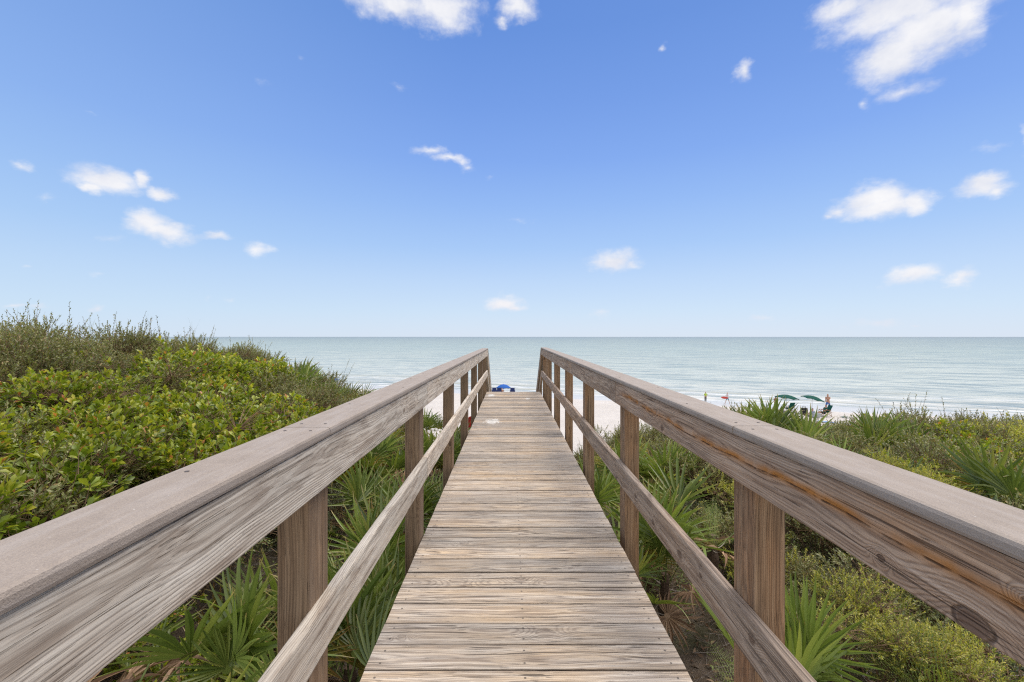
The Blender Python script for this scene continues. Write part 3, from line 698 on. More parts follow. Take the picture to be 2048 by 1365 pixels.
pal(350, 1265, 2.55, label='palmetto with upright green fans below the near left handrail', n=6, size=.85, tilt=(30, 62))
pal(480, 1300, 2.05, label='tall narrow palmetto leaves in front of the first left post', n=7, size=.75, tilt=(50, 85))
pal(250, 1340, 2.1, label='withered brown palmetto fan lying under the near left handrail', n=2, dead=5, yellow=0, size=.9, drop=.2)
pal(640, 1330, 2.15, label='palmetto with red and yellow old leaves at the foot of the first left post', n=6, yellow=3, size=.85)
pal(700, 1200, 2.7, label='broad palmetto pressed against the left deck edge nearest the camera', n=10, size=.95)
pal(755, 1100, 3.35, label='palmetto fanning out beside the left deck edge just past the first post', n=9)
pal(590, 1170, 3.2, label='palmetto half hidden behind the first left post', n=8)
pal(735, 985, 4.6, label='dark palmetto with a brown dead fan between the first and second left posts', n=9, dead=2)
pal(650, 905, 5.6, label='palmetto showing under the left handrail above a tangle of dead twigs', n=9)
pal(760, 900, 5.9, label='palmetto with long drooping leaves just left of the second left post', n=10, yellow=2)
pal(880, 985, 4.7, label='small palmetto low against the deck between the second and third left posts', n=7, size=.8)
pal(880, 900, 7.4, label='bright green palmetto rising between the second and third left posts', n=9)
pal(915, 900, 8.3, label='far palmetto behind the third left post', n=8)
pal(815, 1010, 4.3, label='palmetto behind the second left post near the deck', n=8, size=.85)
pal(600, 762, 8.2, label='palmetto with spiky fans above the scrub on the left dune edge', n=7, size=.9)
pal(655, 782, 8.6, label='yellow orange palmetto on the left dune edge near the handrail', n=4, yellow=4, size=.85)
pal(700, 786, 9.0, label='greenish palmetto on the left dune edge, closest to the sand', n=6, yellow=2, size=.85)
pal(628, 752, 10.0, label='farthest palmetto on the left dune edge against the sea', n=7, size=.9)
pal(727, 803, 9.4, label='small palmetto tuft just above the left handrail against the sand', n=4, yellow=0, dead=0, size=.5)
pal(908, 872, 9.6, label='low palmetto farthest along the left side of the deck', n=8, size=.9)
pal(862, 842, 11.0, label='palmetto tuft against the sand seen between the second and third left posts', n=7, size=.85)
pal(1250, 925, 6.0, label='palmetto beside the second right post near the deck', n=9)
pal(1325, 920, 6.2, label='palmetto with many thin fans right of the second right post', n=10)
pal(1185, 985, 5.2, label='palmetto low at the right deck edge between the second and third posts', n=8, size=.8)
pal(1425, 975, 4.0, label='palmetto with one wide open fan between the first and second right posts', n=5, tilt=(20, 50))
pal(1330, 1060, 3.9, label='palmetto with curved fans in front of the second right post', n=8, size=.9)
pal(1280, 1110, 3.7, label='palmetto tucked behind the base of the second right post', n=7, size=.75)
pal(1545, 850, 6.6, label='large palmetto clump above the right handrail near the green umbrellas', n=13, tilt=(40, 85))
pal(1495, 858, 6.9, label='palmetto at the left end of the clump above the right handrail', n=11, tilt=(45, 85), size=.95)
pal(1602, 872, 6.3, label='yellow green palmetto at the right end of the clump above the right handrail', n=9, yellow=2, tilt=(35, 80), size=1.)
pal(1755, 868, 6.8, label='palmetto with stiff spread fans in the gap right of the clump', n=9, tilt=(35, 80), size=.95)
pal(1820, 875, 6.8, label='second spiky palmetto in the scrub right of the clump', n=6, tilt=(40, 80), size=.8)
pal(1690, 925, 4.9, label='small dark palmetto just above the right handrail', n=7, size=.75)
pal(1775, 950, 4.6, label='palmetto with yellow green leaves in the right scrub', n=7, yellow=2, size=.85)
pal(2035, 965, 4.0, label='palmetto fan cut by the right edge of the view above the handrail', n=7, size=.95)
pal(1602, 1315, 1.95, label='bright pale green palmetto beside the first right post', n=9, tone='bright', drop=.5, size=.72, tilt=(48, 84), dead=0, yellow=0)
# ------------------------------------------------------------------ ferns, seedlings
def fern_mesh(seed):
    g_ = np.random.default_rng(seed); P, D, S = [], [], []
    n = 22
    for i in range(n):
        u = (i+1)/n; c = np.array([0, u*.42, .10*math.sin(u*2.2)-.05*u*u])
        for sgn in (-1, 1):
            Lf = .10*math.sin(PI*min(1, (1-u)*.9+.12))
            for j in range(7):
                v_ = (j+.5)/7; q = c+np.array([sgn*v_*Lf, v_*Lf*.35, -.02*v_])
                for s2 in (-1, 1): P.append(q); D.append([sgn*.35, s2*1.+.2, 0]); S.append(max(.15, (1-v_*.75))*Lf/.10)
    P, D, S = np.array(P), np.array(D, float), np.array(S)
    V, T, Q, lr, tp = stamp(small_tmpl(.016, .0065), P, D, g_.normal(0, .2, len(P)), S, np.clip(g_.normal(.45, .15, len(P)), 0, 1))
    me = npmesh('leaflets', V, T, Q, {'lr': lr, 'tp': tp}); me.materials.append(ML_palmb); return me
FERN = [fern_mesh(i) for i in range(2)]
for i, (px, py, d, lab) in enumerate(((1890, 1345, 2.0, 'feathery green fern at the lower right under the handrail'), (1850, 1010, 3.2, 'fern showing above the right handrail among scrub'), (1425, 1035, 3.6, 'fern between the first and second right posts'), (1500, 1365, 2.3, 'fern low beside the right mid rail'), (1790, 1300, 2.3, 'fern below the yellow tipped shrub right of the first right post'))):
    p = at(px, py, d); t = thing('fern', lab, 'fern', p-Vector((0, 0, .28)), i, 'ferns on the right')
    for k in range(9):
        f = link('frond', R.choice(FERN), None, t); f.rotation_euler = (math.radians(R.uniform(20, 65)), R.uniform(-.3, .3), k*.75+R.uniform(-.2, .2)); s_ = R.uniform(.75, 1.1); f.scale = (s_,)*3
# ground cover and litter: nobody could count these
def scatter(n, xr, yr, cond=None):
    x = NR.uniform(*xr, n); y = NR.uniform(*yr, n); k = np.abs(x) > .0
    if cond is not None: k = cond(x, y)
    x, y = x[k], y[k]; return np.stack([x, y, ground_z(x, y)], 1)
cnd = lambda x, y: (np.abs(x) < 1.15*y+1) & (NR.random(len(x)) < np.clip(1.5-.25*np.abs(np.abs(x)-1.5), .1, 1))
P = scatter(26000, (-5, 5), (.5, 12), cnd); P[:, 2] += NR.uniform(0, .03, len(P))
D = NR.normal(size=(len(P), 3)); D[:, 2] *= .25
V, T, Q, lr, tp = stamp(leaf_tmpl(.05, .016), P, D, NR.uniform(-1, 1, len(P)), NR.uniform(.5, 1.6, len(P)), NR.random(len(P)))
o = link('leaf_litter', npmesh('leaf_litter', V, T, Q, {'lr': lr, 'tp': tp}), ML_dead); props(o, 'brown dead leaves strewn on the ground beneath the plants', 'leaf litter', kind='stuff')
P = scatter(12000, (-4.5, 4.5), (.5, 11), cnd); D = NR.normal(size=(len(P), 3)); D[:, 2] = np.abs(D[:, 2])*.35; D /= np.linalg.norm(D, axis=1, keepdims=True)
L_ = NR.uniform(.1, .42, len(P))[:, None]; clm = sstep(.55, .75, .5+.5*wob(P[:, 0]*1.7+3, P[:, 1]*1.9)); A = P+np.array([0, 0, .01])+np.stack([0*clm, 0*clm, clm*NR.uniform(0, .5, len(P))], 1); mid = A+D*L_*.5+NR.normal(0, .02, A.shape); B = mid+D*L_*.5+NR.normal(0, .05, A.shape)
V1, Q1 = tubes(A, mid, np.full(len(P), .0026), np.full(len(P), .002)); V2, Q2 = tubes(mid, B, np.full(len(P), .002), np.full(len(P), .0008))
o = link('dead_twigs', npmesh('dead_twigs', np.concatenate([V1, V2]), np.zeros((0, 3), int), np.concatenate([Q1, Q2+len(V1)])), M_twig); props(o, 'tangle of pale grey dead twigs on the ground beside the boardwalk', 'twigs', kind='stuff')
# low leafy weeds
P0 = scatter(6500, (-4, 4), (.5, 11), cnd); P0 = P0[NR.random(len(P0)) < sstep(.35, .6, .5+.5*wob(P0[:, 0]*2.1, P0[:, 1]*2.3))*.9+.1]
LPs, LDs, Ls_, LRs = [], [], [], []; hgt = NR.uniform(.08, .42, len(P0)); leanv = NR.normal(0, .2, (len(P0), 2))
for j in range(16):
    u = (j+1)/16; p = P0.copy(); p[:, 2] += hgt*u; p[:, :2] += leanv*(hgt*u)[:, None]
    a = j*2.4+NR.normal(0, .3, len(p)); LPs.append(p); LDs.append(np.stack([np.cos(a), np.sin(a), np.full(len(p), .55)], 1)); Ls_.append(NR.uniform(.6, 1.3, len(p))); LRs.append(np.clip(NR.normal(.45, .2, len(p))+.2*u, 0, 1))
P, D, S, LRr = map(np.concatenate, (LPs, LDs, Ls_, LRs))
V, T, Q, lr, tp = stamp(leaf_tmpl(.036, .011), P, D, NR.normal(0, .4, len(P)), S, LRr)
ML_weed = leaf_mat('weed_leaf', [(0, (0.070, 0.111, 0.024)), (.5, (0.154, 0.221, 0.042)), (.9, (0.280, 0.351, 0.060)), (1, (0.462, 0.390, 0.084))], rough=.45)
o = link('weeds', npmesh('weeds', V, T, Q, {'lr': lr, 'tp': tp}), ML_weed); props(o, 'low green weeds covering the ground beside the boardwalk', 'weeds', kind='stuff')
top = P0.copy(); top[:, 2] += hgt; top[:, :2] += leanv*hgt[:, None]
# grass blades on the crests
def grass_tuft(px, py, d, n, L, label, name='grass_tuft', spread=.05, lean=.25):
    p = at(px, py, d); z = gz(p.x, p.y); vs, fs, lr, tp = [], [], [], []
    base = Vector((p.x, p.y, p.z-L*.55))
    for i in range(n):
        a = R.uniform(0, 6.28); l = L*R.uniform(.6, 1.); ln = R.uniform(.05, lean); b0 = Vector((R.uniform(-spread, spread), R.uniform(-spread, spread), 0)); v0 = len(vs); rn = R.random()
        for j in range(7):
            u = j/6; c = b0+Vector((math.cos(a)*ln*l*u*u, math.sin(a)*ln*l*u*u, l*u*(1-.15*ln*u))); w_ = .0035*(1-u*.85)
            vs += [(c.x-w_*math.sin(a+1), c.y+w_*math.cos(a+1), c.z), (c.x+w_*math.sin(a+1), c.y-w_*math.cos(a+1), c.z)]; lr += [rn]*2; tp += [u*.8]*2
            if j: fs.append((v0+j*2-2, v0+j*2-1, v0+j*2+1, v0+j*2))
    t = props(link(name, pymesh(name, vs, fs, attrs={'lr': ('FLOAT', lr), 'tp': ('FLOAT', tp)}), ML_olive), label, 'grass', 'tall grass blades on the dune crests'); t.location = base
for i, (px, py, d, L) in enumerate(((378, 660, 7.6, .5), (40, 640, 6.5, .45), (95, 645, 6.5, .5), (300, 650, 7.6, .5), (430, 680, 8, .4), (505, 712, 8.4, .4), (180, 645, 7, .4), (1968, 850, 6.4, .75), (1900, 855, 6.6, .7), (2015, 850, 6.4, .7), (1700, 850, 6.6, .5))):
    grass_tuft(px, py, d, R.randint(3, 6), L, 'thin dry grass blades standing above the shrubs on the crest of the %s dune' % ('left' if px < 1000 else 'right'))
# ------------------------------------------------------------------ beach people and gear
def skin_obj(name, pts, edges, radii, mat, parent=None, lvl=1):
    me = bpy.data.meshes.new(name); me.from_pydata([tuple(p) for p in pts], edges, []); o = link(name, me, mat, parent)
    m = o.modifiers.new('Skin', 'SKIN'); me.skin_vertices[0] if len(me.skin_vertices) else None
    if not len(me.skin_vertices): me.attributes
    sv = me.skin_vertices[0].data
    for v, r in zip(sv, radii): v.radius = (r, r) if not isinstance(r, tuple) else r
    sv[0].use_root = True
    s_ = o.modifiers.new('Subdiv', 'SUBSURF'); s_.levels = lvl; s_.render_levels = lvl
    dg = bpy.context.evaluated_depsgraph_get(); dg.update()
    me2 = bpy.data.meshes.new_from_object(o.evaluated_get(dg)); o.modifiers.clear(); o.data = me2
    me2.name = name; me2.polygons.foreach_set('use_smooth', [True]*len(me2.polygons))
    if len(me2.materials) == 0: me2.materials.append(mat)
    return o
SKIN = flat_mat('tanned_skin', (.42, .23, .15), .6, .1); SKINL = flat_mat('fair_skin', (.55, .36, .28), .6, .1); HAIR = flat_mat('dark_hair', (.05, .035, .025), .7, .2)
def cloth(n, c): return flat_mat(n, c, .85, .12, 12., .15)
C_lime = cloth('lime_cloth', (.42, .62, .06)); C_grey = cloth('grey_cloth', (.12, .12, .12)); C_blue = cloth('blue_cloth', (.05, .13, .36)); C_teal = cloth('teal_cloth', (.05, .25, .38)); C_white = cloth('white_cloth', (.7, .7, .72)); C_denim = cloth('blue_white_cloth', (.22, .29, .42)); C_green = cloth('dark_green_canvas', (.010, .078, .06)); C_red = cloth('red_cloth', (.60, .09, .07)); C_navy = cloth('navy_canvas', (.025, .04, .13)); C_royal = cloth('royal_blue_canvas', (.03, .12, .42)); C_orange = cloth('orange_cloth', (.65, .2, .08)); C_black = cloth('black_cloth', (.03, .03, .035)); M_wood = flat_mat('chair_wood', (.30, .16, .09), .7); M_alu = flat_mat('pale_metal', (.5, .5, .5), .4)
def person(loc, rz, H, pose, label, top_c, bot_c, skin, held=None, long_legs=False, hat=None, group=None):
    """pose: 'stand', 'walk', 'sit'"""
    t = thing('person', label, 'person', loc, rz, group); k = H/1.78; t.scale = (k, k, k)
    if pose == 'sit':
        hip = .36; th = [(.10, .42, .42), (-.10, .42, .44)]; an = [(.11, .78, .10), (-.11, .80, .10)]; back = Vector((0, -.22, .5))
    else:
        hip = .93; st = .32 if pose == 'walk' else .03
        th = [(.09, st*.55, .50), (-.09, -st*.35, .50)]; an = [(.09, st, .07), (-.10, -st*1.1, .09)]; back = Vector((0, .03, .5))
    hp = Vector((0, 0, hip)); ch = hp+Vector((0, back.y*.7, .34)); nk = hp+Vector((0, back.y*.95, .54)); hd = nk+Vector((0, .02, .13)); tp_ = hd+Vector((0, .02, .12))
    P_ = [hp, ch, nk, hd, tp_]; E_ = [(0, 1), (1, 2), (2, 3), (3, 4)]; Rr = [(.15, .11), (.165, .11), .058, (.085, .1), .05]
    i = 5
    for q in (0, 1):
        sx = 1 if q == 0 else -1; h0 = hp+Vector((sx*.10, 0, -.06))
        a = Vector(th[q]); b = Vector(an[q]); ft = b+Vector((0, .17, -.045))
        P_ += [h0, a, b, ft]; E_ += [(0, i), (i, i+1), (i+1, i+2), (i+2, i+3)]; Rr += [.088, .058, .038, .034]; i += 4
    arms = {'stand': [(.23, .10, -.24), (.10, .24, -.38)], 'walk': [(.24, -.10, -.24), (.22, .02, -.48)], 'sit': [(.24, .12, -.22), (.22, .36, -.30)]}[pose]
    for sx in (1, -1):
        sh = nk+Vector((sx*.19, 0, -.06)); el, ha = (Vector(v) for v in arms)
        if pose == 'walk' and sx < 0: el = Vector((.25, .10, -.2)); ha = Vector((.16, .34, -.16))
        e_ = nk+Vector((sx*el.x, el.y, el.z-.02)); h_ = nk+Vector((sx*ha.x, ha.y, ha.z-.02)); f_ = h_+(h_-e_).normalized()*.10
        P_ += [sh, e_, h_, f_]; E_ += [(1, i), (i, i+1), (i+1, i+2), (i+2, i+3)]; Rr += [.06, .042, .03, .03]; i += 4
    skin_obj('body', P_, E_, Rr, skin, t, 1)
    skin_obj('hair', [hd+Vector((0, -.02, .06)), hd+Vector((0, -.03, .105))], [(0, 1)], [.092, .062], hat or HAIR, t)
    if top_c:
        sh1 = [hp+Vector((0, 0, .02)), ch, nk+Vector((0, 0, -.05))]; E2 = [(0, 1), (1, 2)]; R2 = [(.17, .13), (.185, .13), (.10, .08)]
        j = 3
        for q, sx in ((13, 1), (17, -1)):
            sh1 += [P_[q], P_[q].lerp(P_[q+1], .8)]; E2 += [(1, j), (j, j+1)]; R2 += [.078, .058]; j += 2
        skin_obj('shirt', sh1, E2, R2, top_c, t)
    if bot_c:
        sh1 = [hp+Vector((0, 0, .06)), hp+Vector((0, 0, -.03))]; E2 = [(0, 1)]; R2 = [(.155, .12), (.165, .125)]; j = 2
        for q in (5, 9):
            endp = P_[q].lerp(P_[q+1], .85) if not long_legs else P_[q+1]
            sh1 += [P_[q], endp]; E2 += [(1, j), (j, j+1)]; R2 += [.10, .085]; j += 2
            if long_legs: sh1 += [P_[q+2]+Vector((0, 0, .05))]; E2 += [(j-1, j)]; R2 += [.055]; j += 1
        skin_obj('trousers' if long_legs else 'shorts', sh1, E2, R2, bot_c, t)
    return t
def bpos(px, d, lift=0): x = (px-VX)/F*d; return Vector((x, d, gz(x, d)+lift))
def depth_for(px, py):        # depth at which the sand passes through this pixel
    lo = 20.
    for i in range(700):
        d = 24+i*.1; x = (px-VX)/F*d
        if VY+(CZ-gz(x, d))/d*F <= py: return d
    return 90.
d = depth_for(1411, 806)+.3
person(bpos(1411, d), PI, .022*1000*d/F*1.02, 'stand', 'person in a bright lime green long sleeved top and dark trousers standing at the waterline', C_lime, C_grey, SKIN, long_legs=True)
d = depth_for(1455, 808)
pw = person(bpos(1455, d), PI/2+.2, 23*d/F*1.02, 'walk', 'person in a white shirt and blue shorts walking with a red board at the waterline', C_white, C_teal, SKINL)
d2 = d-.3
def board_mesh(L, Wd, T):
    vs, fs = [], []; n = 14
    for i in range(n+1):
        u = i/n; w_ = Wd/2*math.sin(PI*min(max(u, .03), .97))**.5
        for a, b in ((-w_, 0), (0, T/2), (w_, 0), (0, -T/2)): vs.append((a, (u-.5)*L, b))
    for i in range(n):
        for k in range(4): fs.append((i*4+k, i*4+(k+1) % 4, (i+1)*4+(k+1) % 4, (i+1)*4+k))
    fs += [(3, 2, 1, 0), tuple(n*4+k for k in range(4))]; return pymesh('bodyboard', vs, fs, True)
q = bpos(1449, d2); o = props(link('bodyboard', board_mesh(.75, .38, .06), C_red), 'small red board held by the walker at the waterline', 'board'); o.location = q+Vector((0, 0, .72)); o.rotation_euler = (.2, .9, PI/2)
d = depth_for(1655, 823)
person(bpos(1656, d), PI/2+.5, 36*d/F, 'walk', 'bare chested person in blue shorts walking behind the green chair', None, C_blue, SKIN)
def umbrella(loc, rad, h, tilt, az, mat, label, drop=.38, group=None):
    t = thing('beach_umbrella', label, 'umbrella', loc, 0, group)
    Mt = Matrix.Rotation(az, 4, 'Z') @ Matrix.Rotation(tilt, 4, 'X'); piv = Vector((0, 0, h*.72))
    vs, fs = [(0, 0, 0)], []; N = 8; K = 5
    for j in range(1, K+1):
        u = j/K
        for i in range(N*4):
            a = 2*PI*i/(N*4); ph = (i % 4)/4; sag = math.sin(ph*PI); r = rad*u*(1-.05*sag*u); z = -drop*u**1.9+(.03*sag*u if j < K else .07*sag)
            vs.append((r*math.cos(a), r*math.sin(a), z))
    M4 = N*4
    for i in range(M4): fs.append((0, 1+i, 1+(i+1) % M4))
    for j in range(K-1):
        for i in range(M4): a = 1+j*M4+i; b = 1+j*M4+(i+1) % M4; fs.append((a, a+M4, b+M4, b))
    c = link('canopy', pymesh('canopy', vs, fs, True), mat, t); so = c.modifiers.new('Solid', 'SOLIDIFY'); so.thickness = .006
    topz = h*.28; c.matrix_local = Matrix.Translation(piv) @ Mt @ Matrix.Translation((0, 0, topz))
    p1 = piv; p2 = piv+(Mt.to_3x3() @ Vector((0, 0, topz+.05)))
    V_, Q_ = tubes(np.array([[0, 0, -.3], list(p1)]), np.array([list(p1), list(p2)]), [.022, .02], [.02, .018])
    link('pole', npmesh('pole', V_, np.zeros((0, 3), int), Q_), M_alu, t)
    A_, B_ = [], []
    for i in range(N):
        a = 2*PI*i/N; A_.append(piv+Mt.to_3x3() @ Vector((0, 0, topz-.32))); B_.append(piv+Mt.to_3x3() @ Vector((rad*.55*math.cos(a), rad*.55*math.sin(a), topz-drop*.4)))
    V_, Q_ = tubes(np.array([list(a) for a in A_]), np.array([list(a) for a in B_]), np.full(N, .004), np.full(N, .003))
    link('ribs', npmesh('ribs', V_, np.zeros((0, 3), int), Q_), mat, t); return t
d = 45.5
p = at(1573, 790, d); b = bpos(1573, d)
umbrella(b, 1.12, p.z-b.z, .10, PI/2, C_green, 'dark green beach umbrella on the left of the pair, partly behind palmetto fans', .36)
d = 44.
p = at(1624, 792, d); b = bpos(1624, d)
umbrella(b, 1.05, p.z-b.z, .24, PI/2-.2, C_green, 'tilted dark green beach umbrella beside the person walking past', .36)
d = 58.
p = at(1007, 769, d); b = bpos(1007, d)
umbrella(b, .98, p.z-b.z, .0, 0, C_royal, 'royal blue beach umbrella seen past the end of the deck', .48)
def chair(loc, rz, mat, label, frame=M_wood, group=None, rec=.5, s=1.):
    t = thing('beach_chair', label, 'chair', loc, rz, group); t.scale = (s,)*3
    def slab(name, c0, c1, w, th, m):
        Wd = Wood().board(c0, c1, EX, (Vector(c1)-Vector(c0)).cross(EX), w, th, .008, 2); return Wd.build(name, m, t)
    bt = (0, -.25-rec*.55, 1.02)
    slab('seat', (0, -.25, .36), (0, .38, .42), .56, .05, mat); slab('backrest', (0, -.25, .36), bt, .54, .05, mat)
    for sx in (-.3, .3):
        Wood().board((sx, -.32, .60), (sx, .32, .62), EX, EZ, .07, .03, .004, 1).build('armrest', frame, t)
        A_ = np.array([[sx, -.5, 0], [sx, .32, .62], [sx, .32, 0.], [sx, -.3, .6]]); B_ = np.array([[sx, .32, .62], [sx, .32, 0], [sx, -.5, .40], [sx, -.5, .0]])
        V_, Q_ = tubes(A_, B_, np.full(4, .022), np.full(4, .022)); link('side_frame', npmesh('side_frame', V_, np.zeros((0, 3), int), Q_), frame, t)
    return t
for px, lab in ((989, 'navy beach chair left of the blue umbrella by the railing'), (998.5, 'navy beach chair directly under the blue umbrella'), (1025, 'navy beach chair right of the blue umbrella')):
    chair(bpos(px, 56.5, .18), 0., C_navy, lab, C_navy, 'navy chairs set around the blue umbrella', .35)
person(bpos(1004, 56.5, .12), 0, 1.7, 'sit', 'person with dark hair sitting under the blue umbrella', None, C_navy, SKIN)
chair(bpos(1649, 42.3), PI/2, C_green, 'dark green reclining chair on the sand in front of the walking person', M_wood, rec=.6)
person(bpos(1648, 42.3), PI/2, 1.7, 'sit', 'person lounging in the dark green chair with legs toward the left', C_green, C_black, SKIN)
person(bpos(1622, 42., -.28), 0.1, 1.75, 'sit', 'person in a blue and white shirt sitting on the sand facing the sea', C_denim, C_grey, SKIN, hat=C_grey)
chair(bpos(1577, 44.5), 0.2, C_green, 'dark green chair under the left green umbrella behind the palmetto', M_wood)
person(bpos(1551, 46), PI, 1.55, 'stand', 'child in orange shorts standing behind the palmetto clump left of the umbrellas', None, C_orange, SKIN)
person(bpos(1558, 42.5, -.25), PI, 1.3, 'sit', 'small child in an orange top sitting behind the palmetto clump', C_orange, C_orange, SKIN)
def lump(name, sz, mat, label, cat, loc, handle=True):
    t = thing(name, label, cat, loc); vs, fs = [], []; n = 6
    Wood().board((0, -sz[1]/2, sz[2]/2), (0, sz[1]/2, sz[2]/2), EX, EZ, sz[0], sz[2], min(sz)*.25, 5, .01).build('body', mat, t)
    Wood().board((0, -sz[1]/2-.005, sz[2]+.015), (0, sz[1]/2+.005, sz[2]+.015), EX, EZ, sz[0]+.02, .03, .01, 2).build('lid', mat, t)
    if handle:
        A_ = np.array([[-sz[0]*.35, 0, sz[2]], [-sz[0]*.35, 0, sz[2]*1.3], [sz[0]*.35, 0, sz[2]*1.3]]); B_ = np.array([[-sz[0]*.35, 0, sz[2]*1.3], [sz[0]*.35, 0, sz[2]*1.3], [sz[0]*.35, 0, sz[2]]])
        V_, Q_ = tubes(A_, B_, np.full(3, .014), np.full(3, .014)); link('handle', npmesh('handle', V_, np.zeros((0, 3), int), Q_), mat, t)
lump('cooler', (.62, .4, .4), cloth('light_grey_plastic', (.35, .37, .38)), 'light grey cooler box on the sand by the person in the blue and white shirt', 'cooler', bpos(1631, 41.6))
lump('beach_bag', (.5, .4, .6), C_black, 'black beach bag heaped on the sand between the two green umbrellas', 'bag', bpos(1608, 43.2))
# long mats on the sand
def mat_strip(name, pts, w_, mat, label, cat):
    vs, fs = [], []; n = len(pts)*6-5
    for i in range(n):
        u = i/(n-1)*(len(pts)-1); k = min(int(u), len(pts)-2); p = Vector(pts[k]).lerp(Vector(pts[k+1]), u-k)
        for j in range(4):
            x, y = p.x+R.uniform(-.03, .03), p.y+(j/3-.5)*w_; vs.append((x, y, gz(x, y)+.05+.05*abs(math.sin(i*1.3+j))))
    for i in range(n-1):
        for j in range(3): a = i*4+j; fs.append((a, a+4, a+5, a+1))
    return props(link(name, pymesh(name, vs, fs, True), mat), label, cat)
m_, nt_, out_ = material('blue_turquoise_towel'); xx_, _, _ = nt_.xyz(nt_.new('ShaderNodeNewGeometry').outputs['Position'])
principled(nt_, out_, nt_.ramp(nt_.m('MULTIPLY', nt_.m('FRACT', nt_.m('MULTIPLY', xx_, .22)), 1.), [(0, (.02, .12, .45)), (.35, (.03, .2, .6)), (.55, (.05, .45, .50)), (.8, (.08, .55, .60)), (1, (.03, .2, .55))]), .8)
mat_strip('beach_mat', [bpos(1636, 39.6), bpos(1670, 38.8), bpos(1700, 38.), bpos(1735, 36.8)], .55, m_, 'long blue and turquoise mat laid on the sand below the green chair', 'mat')
mat_strip('towel', [bpos(1682, 41.6), bpos(1698, 41.4)], .5, C_green, 'dark green towel lying on the sand right of the chair', 'towel')
# tents
def tent(loc, w_, h, mats, label, rz=0):
    t = thing('beach_tent', label, 'tent', loc, rz); a = w_/2
    vs, fs = [], []; n = 8
    for i in range(n+1):
        th = PI*i/n
        for j in range(5): yy_ = (j/4-.5)*w_; k_ = 1-.25*(j/4); vs.append((math.cos(th)*a*k_, yy_, math.sin(th)**.8*h*k_ if 0 < i < n else 0))
    for i in range(n):
        for j in range(4): b_ = i*5+j; fs.append((b_, b_+5, b_+6, b_+1))
    link('canopy', pymesh('canopy', vs, fs, True), mats[0], t)
    vs = [(math.cos(PI*i/n)*a*.75, .5*w_-.01, math.sin(PI*i/n)**.8*h*.75 if 0 < i < n else 0) for i in range(n+1)]
    link('back_panel', pymesh('back_panel', vs, [tuple(range(n+1))]), mats[1], t)
    V_, Q_ = tubes(np.array([[-a, -a, -.02], [a, -a, -.02]]), np.array([[-a*.7, -a*.98, h*.9], [a*.7, -a*.98, h*.9]]), np.full(2, .015), np.full(2, .012)); link('frame', npmesh('frame', V_, np.zeros((0, 3), int), Q_), M_alu, t)
tent(bpos(945, 36.5), 1.15, 1.15, (C_red, C_red), 'small red beach tent seen between the left posts')
d = 62.; p = at(664, 756, d); b = bpos(664, d)
umbrella(b, 1.05, p.z-b.z, -.15, .5, cloth('mid_blue_canvas', (.08, .22, .6)), 'blue beach umbrella with a pale edge behind the palmettos on the left dune edge', .4)
person(bpos(661, 61.), PI/2, 1.7, 'stand', 'person in a red outfit under the blue umbrella on the far left', C_red, C_red, SKIN)
person(bpos(668, 61.5), PI, 1.6, 'stand', 'person in a white top and navy shorts beside the far left umbrella', C_white, C_navy, SKINL)
# ------------------------------------------------------------------ sky
SUN_AZ = math.radians(38)      # from straight ahead (+y) toward the right
SUN_EL = math.radians(60)
w = bpy.data.worlds.new('World'); sc.world = w; w.use_nodes = True; nt = NT(w.node_tree); w.node_tree.nodes.clear()
out = nt.new('ShaderNodeOutputWorld'); bg = nt.new('ShaderNodeBackground')
sky = nt.new('ShaderNodeTexSky'); sky.sky_type = 'NISHITA'; sky.sun_disc = False; sky.sun_elevation = SUN_EL; sky.sun_rotation = SUN_AZ; sky.altitude = 0; sky.air_density = 1.; sky.dust_density = .6; sky.ozone_density = 1.6
dirv = nt.new('ShaderNodeTexCoord').outputs['Generated']
dx, dy, dz = nt.xyz(nt.v('NORMALIZE', dirv))
el = nt.m('ARCSINE', dz)
az = nt.m('ARCTAN2', dx, dy)
STR = .10
def c10(c, g=2.2): return tuple(((v/255)**g)/STR for v in c)
# clear-sky colours by elevation (0 .. 60 degrees)
stops = [(0, (218, 232, 250)), (3, (206, 228, 252)), (7, (190, 217, 252)), (11, (168, 203, 251)), (16, (148, 187, 248)), (21, (130, 171, 243)), (27, (116, 158, 234)), (34, (102, 146, 224)), (48, (88, 132, 212)), (60, (92, 136, 212))]
rampc = nt.ramp(nt.m('DIVIDE', el, math.radians(60)), [(e/60, tuple(v*STR for v in c10(c))) for e, c in stops])
rampc = nt.v('SCALE', rampc, None, 1/STR)
azv = nt.noise(nt.comb(nt.m('MULTIPLY', az, 1.2), nt.m('MULTIPLY', el, 2.)), 1., 1.)
base = nt.mix(.10, rampc, sky.outputs[0])
# pale milky patch toward the left
base = nt.mix(nt.m('MULTIPLY', nt.rng(az, -.1, -1.0), .18), base, c10((190, 225, 245)))
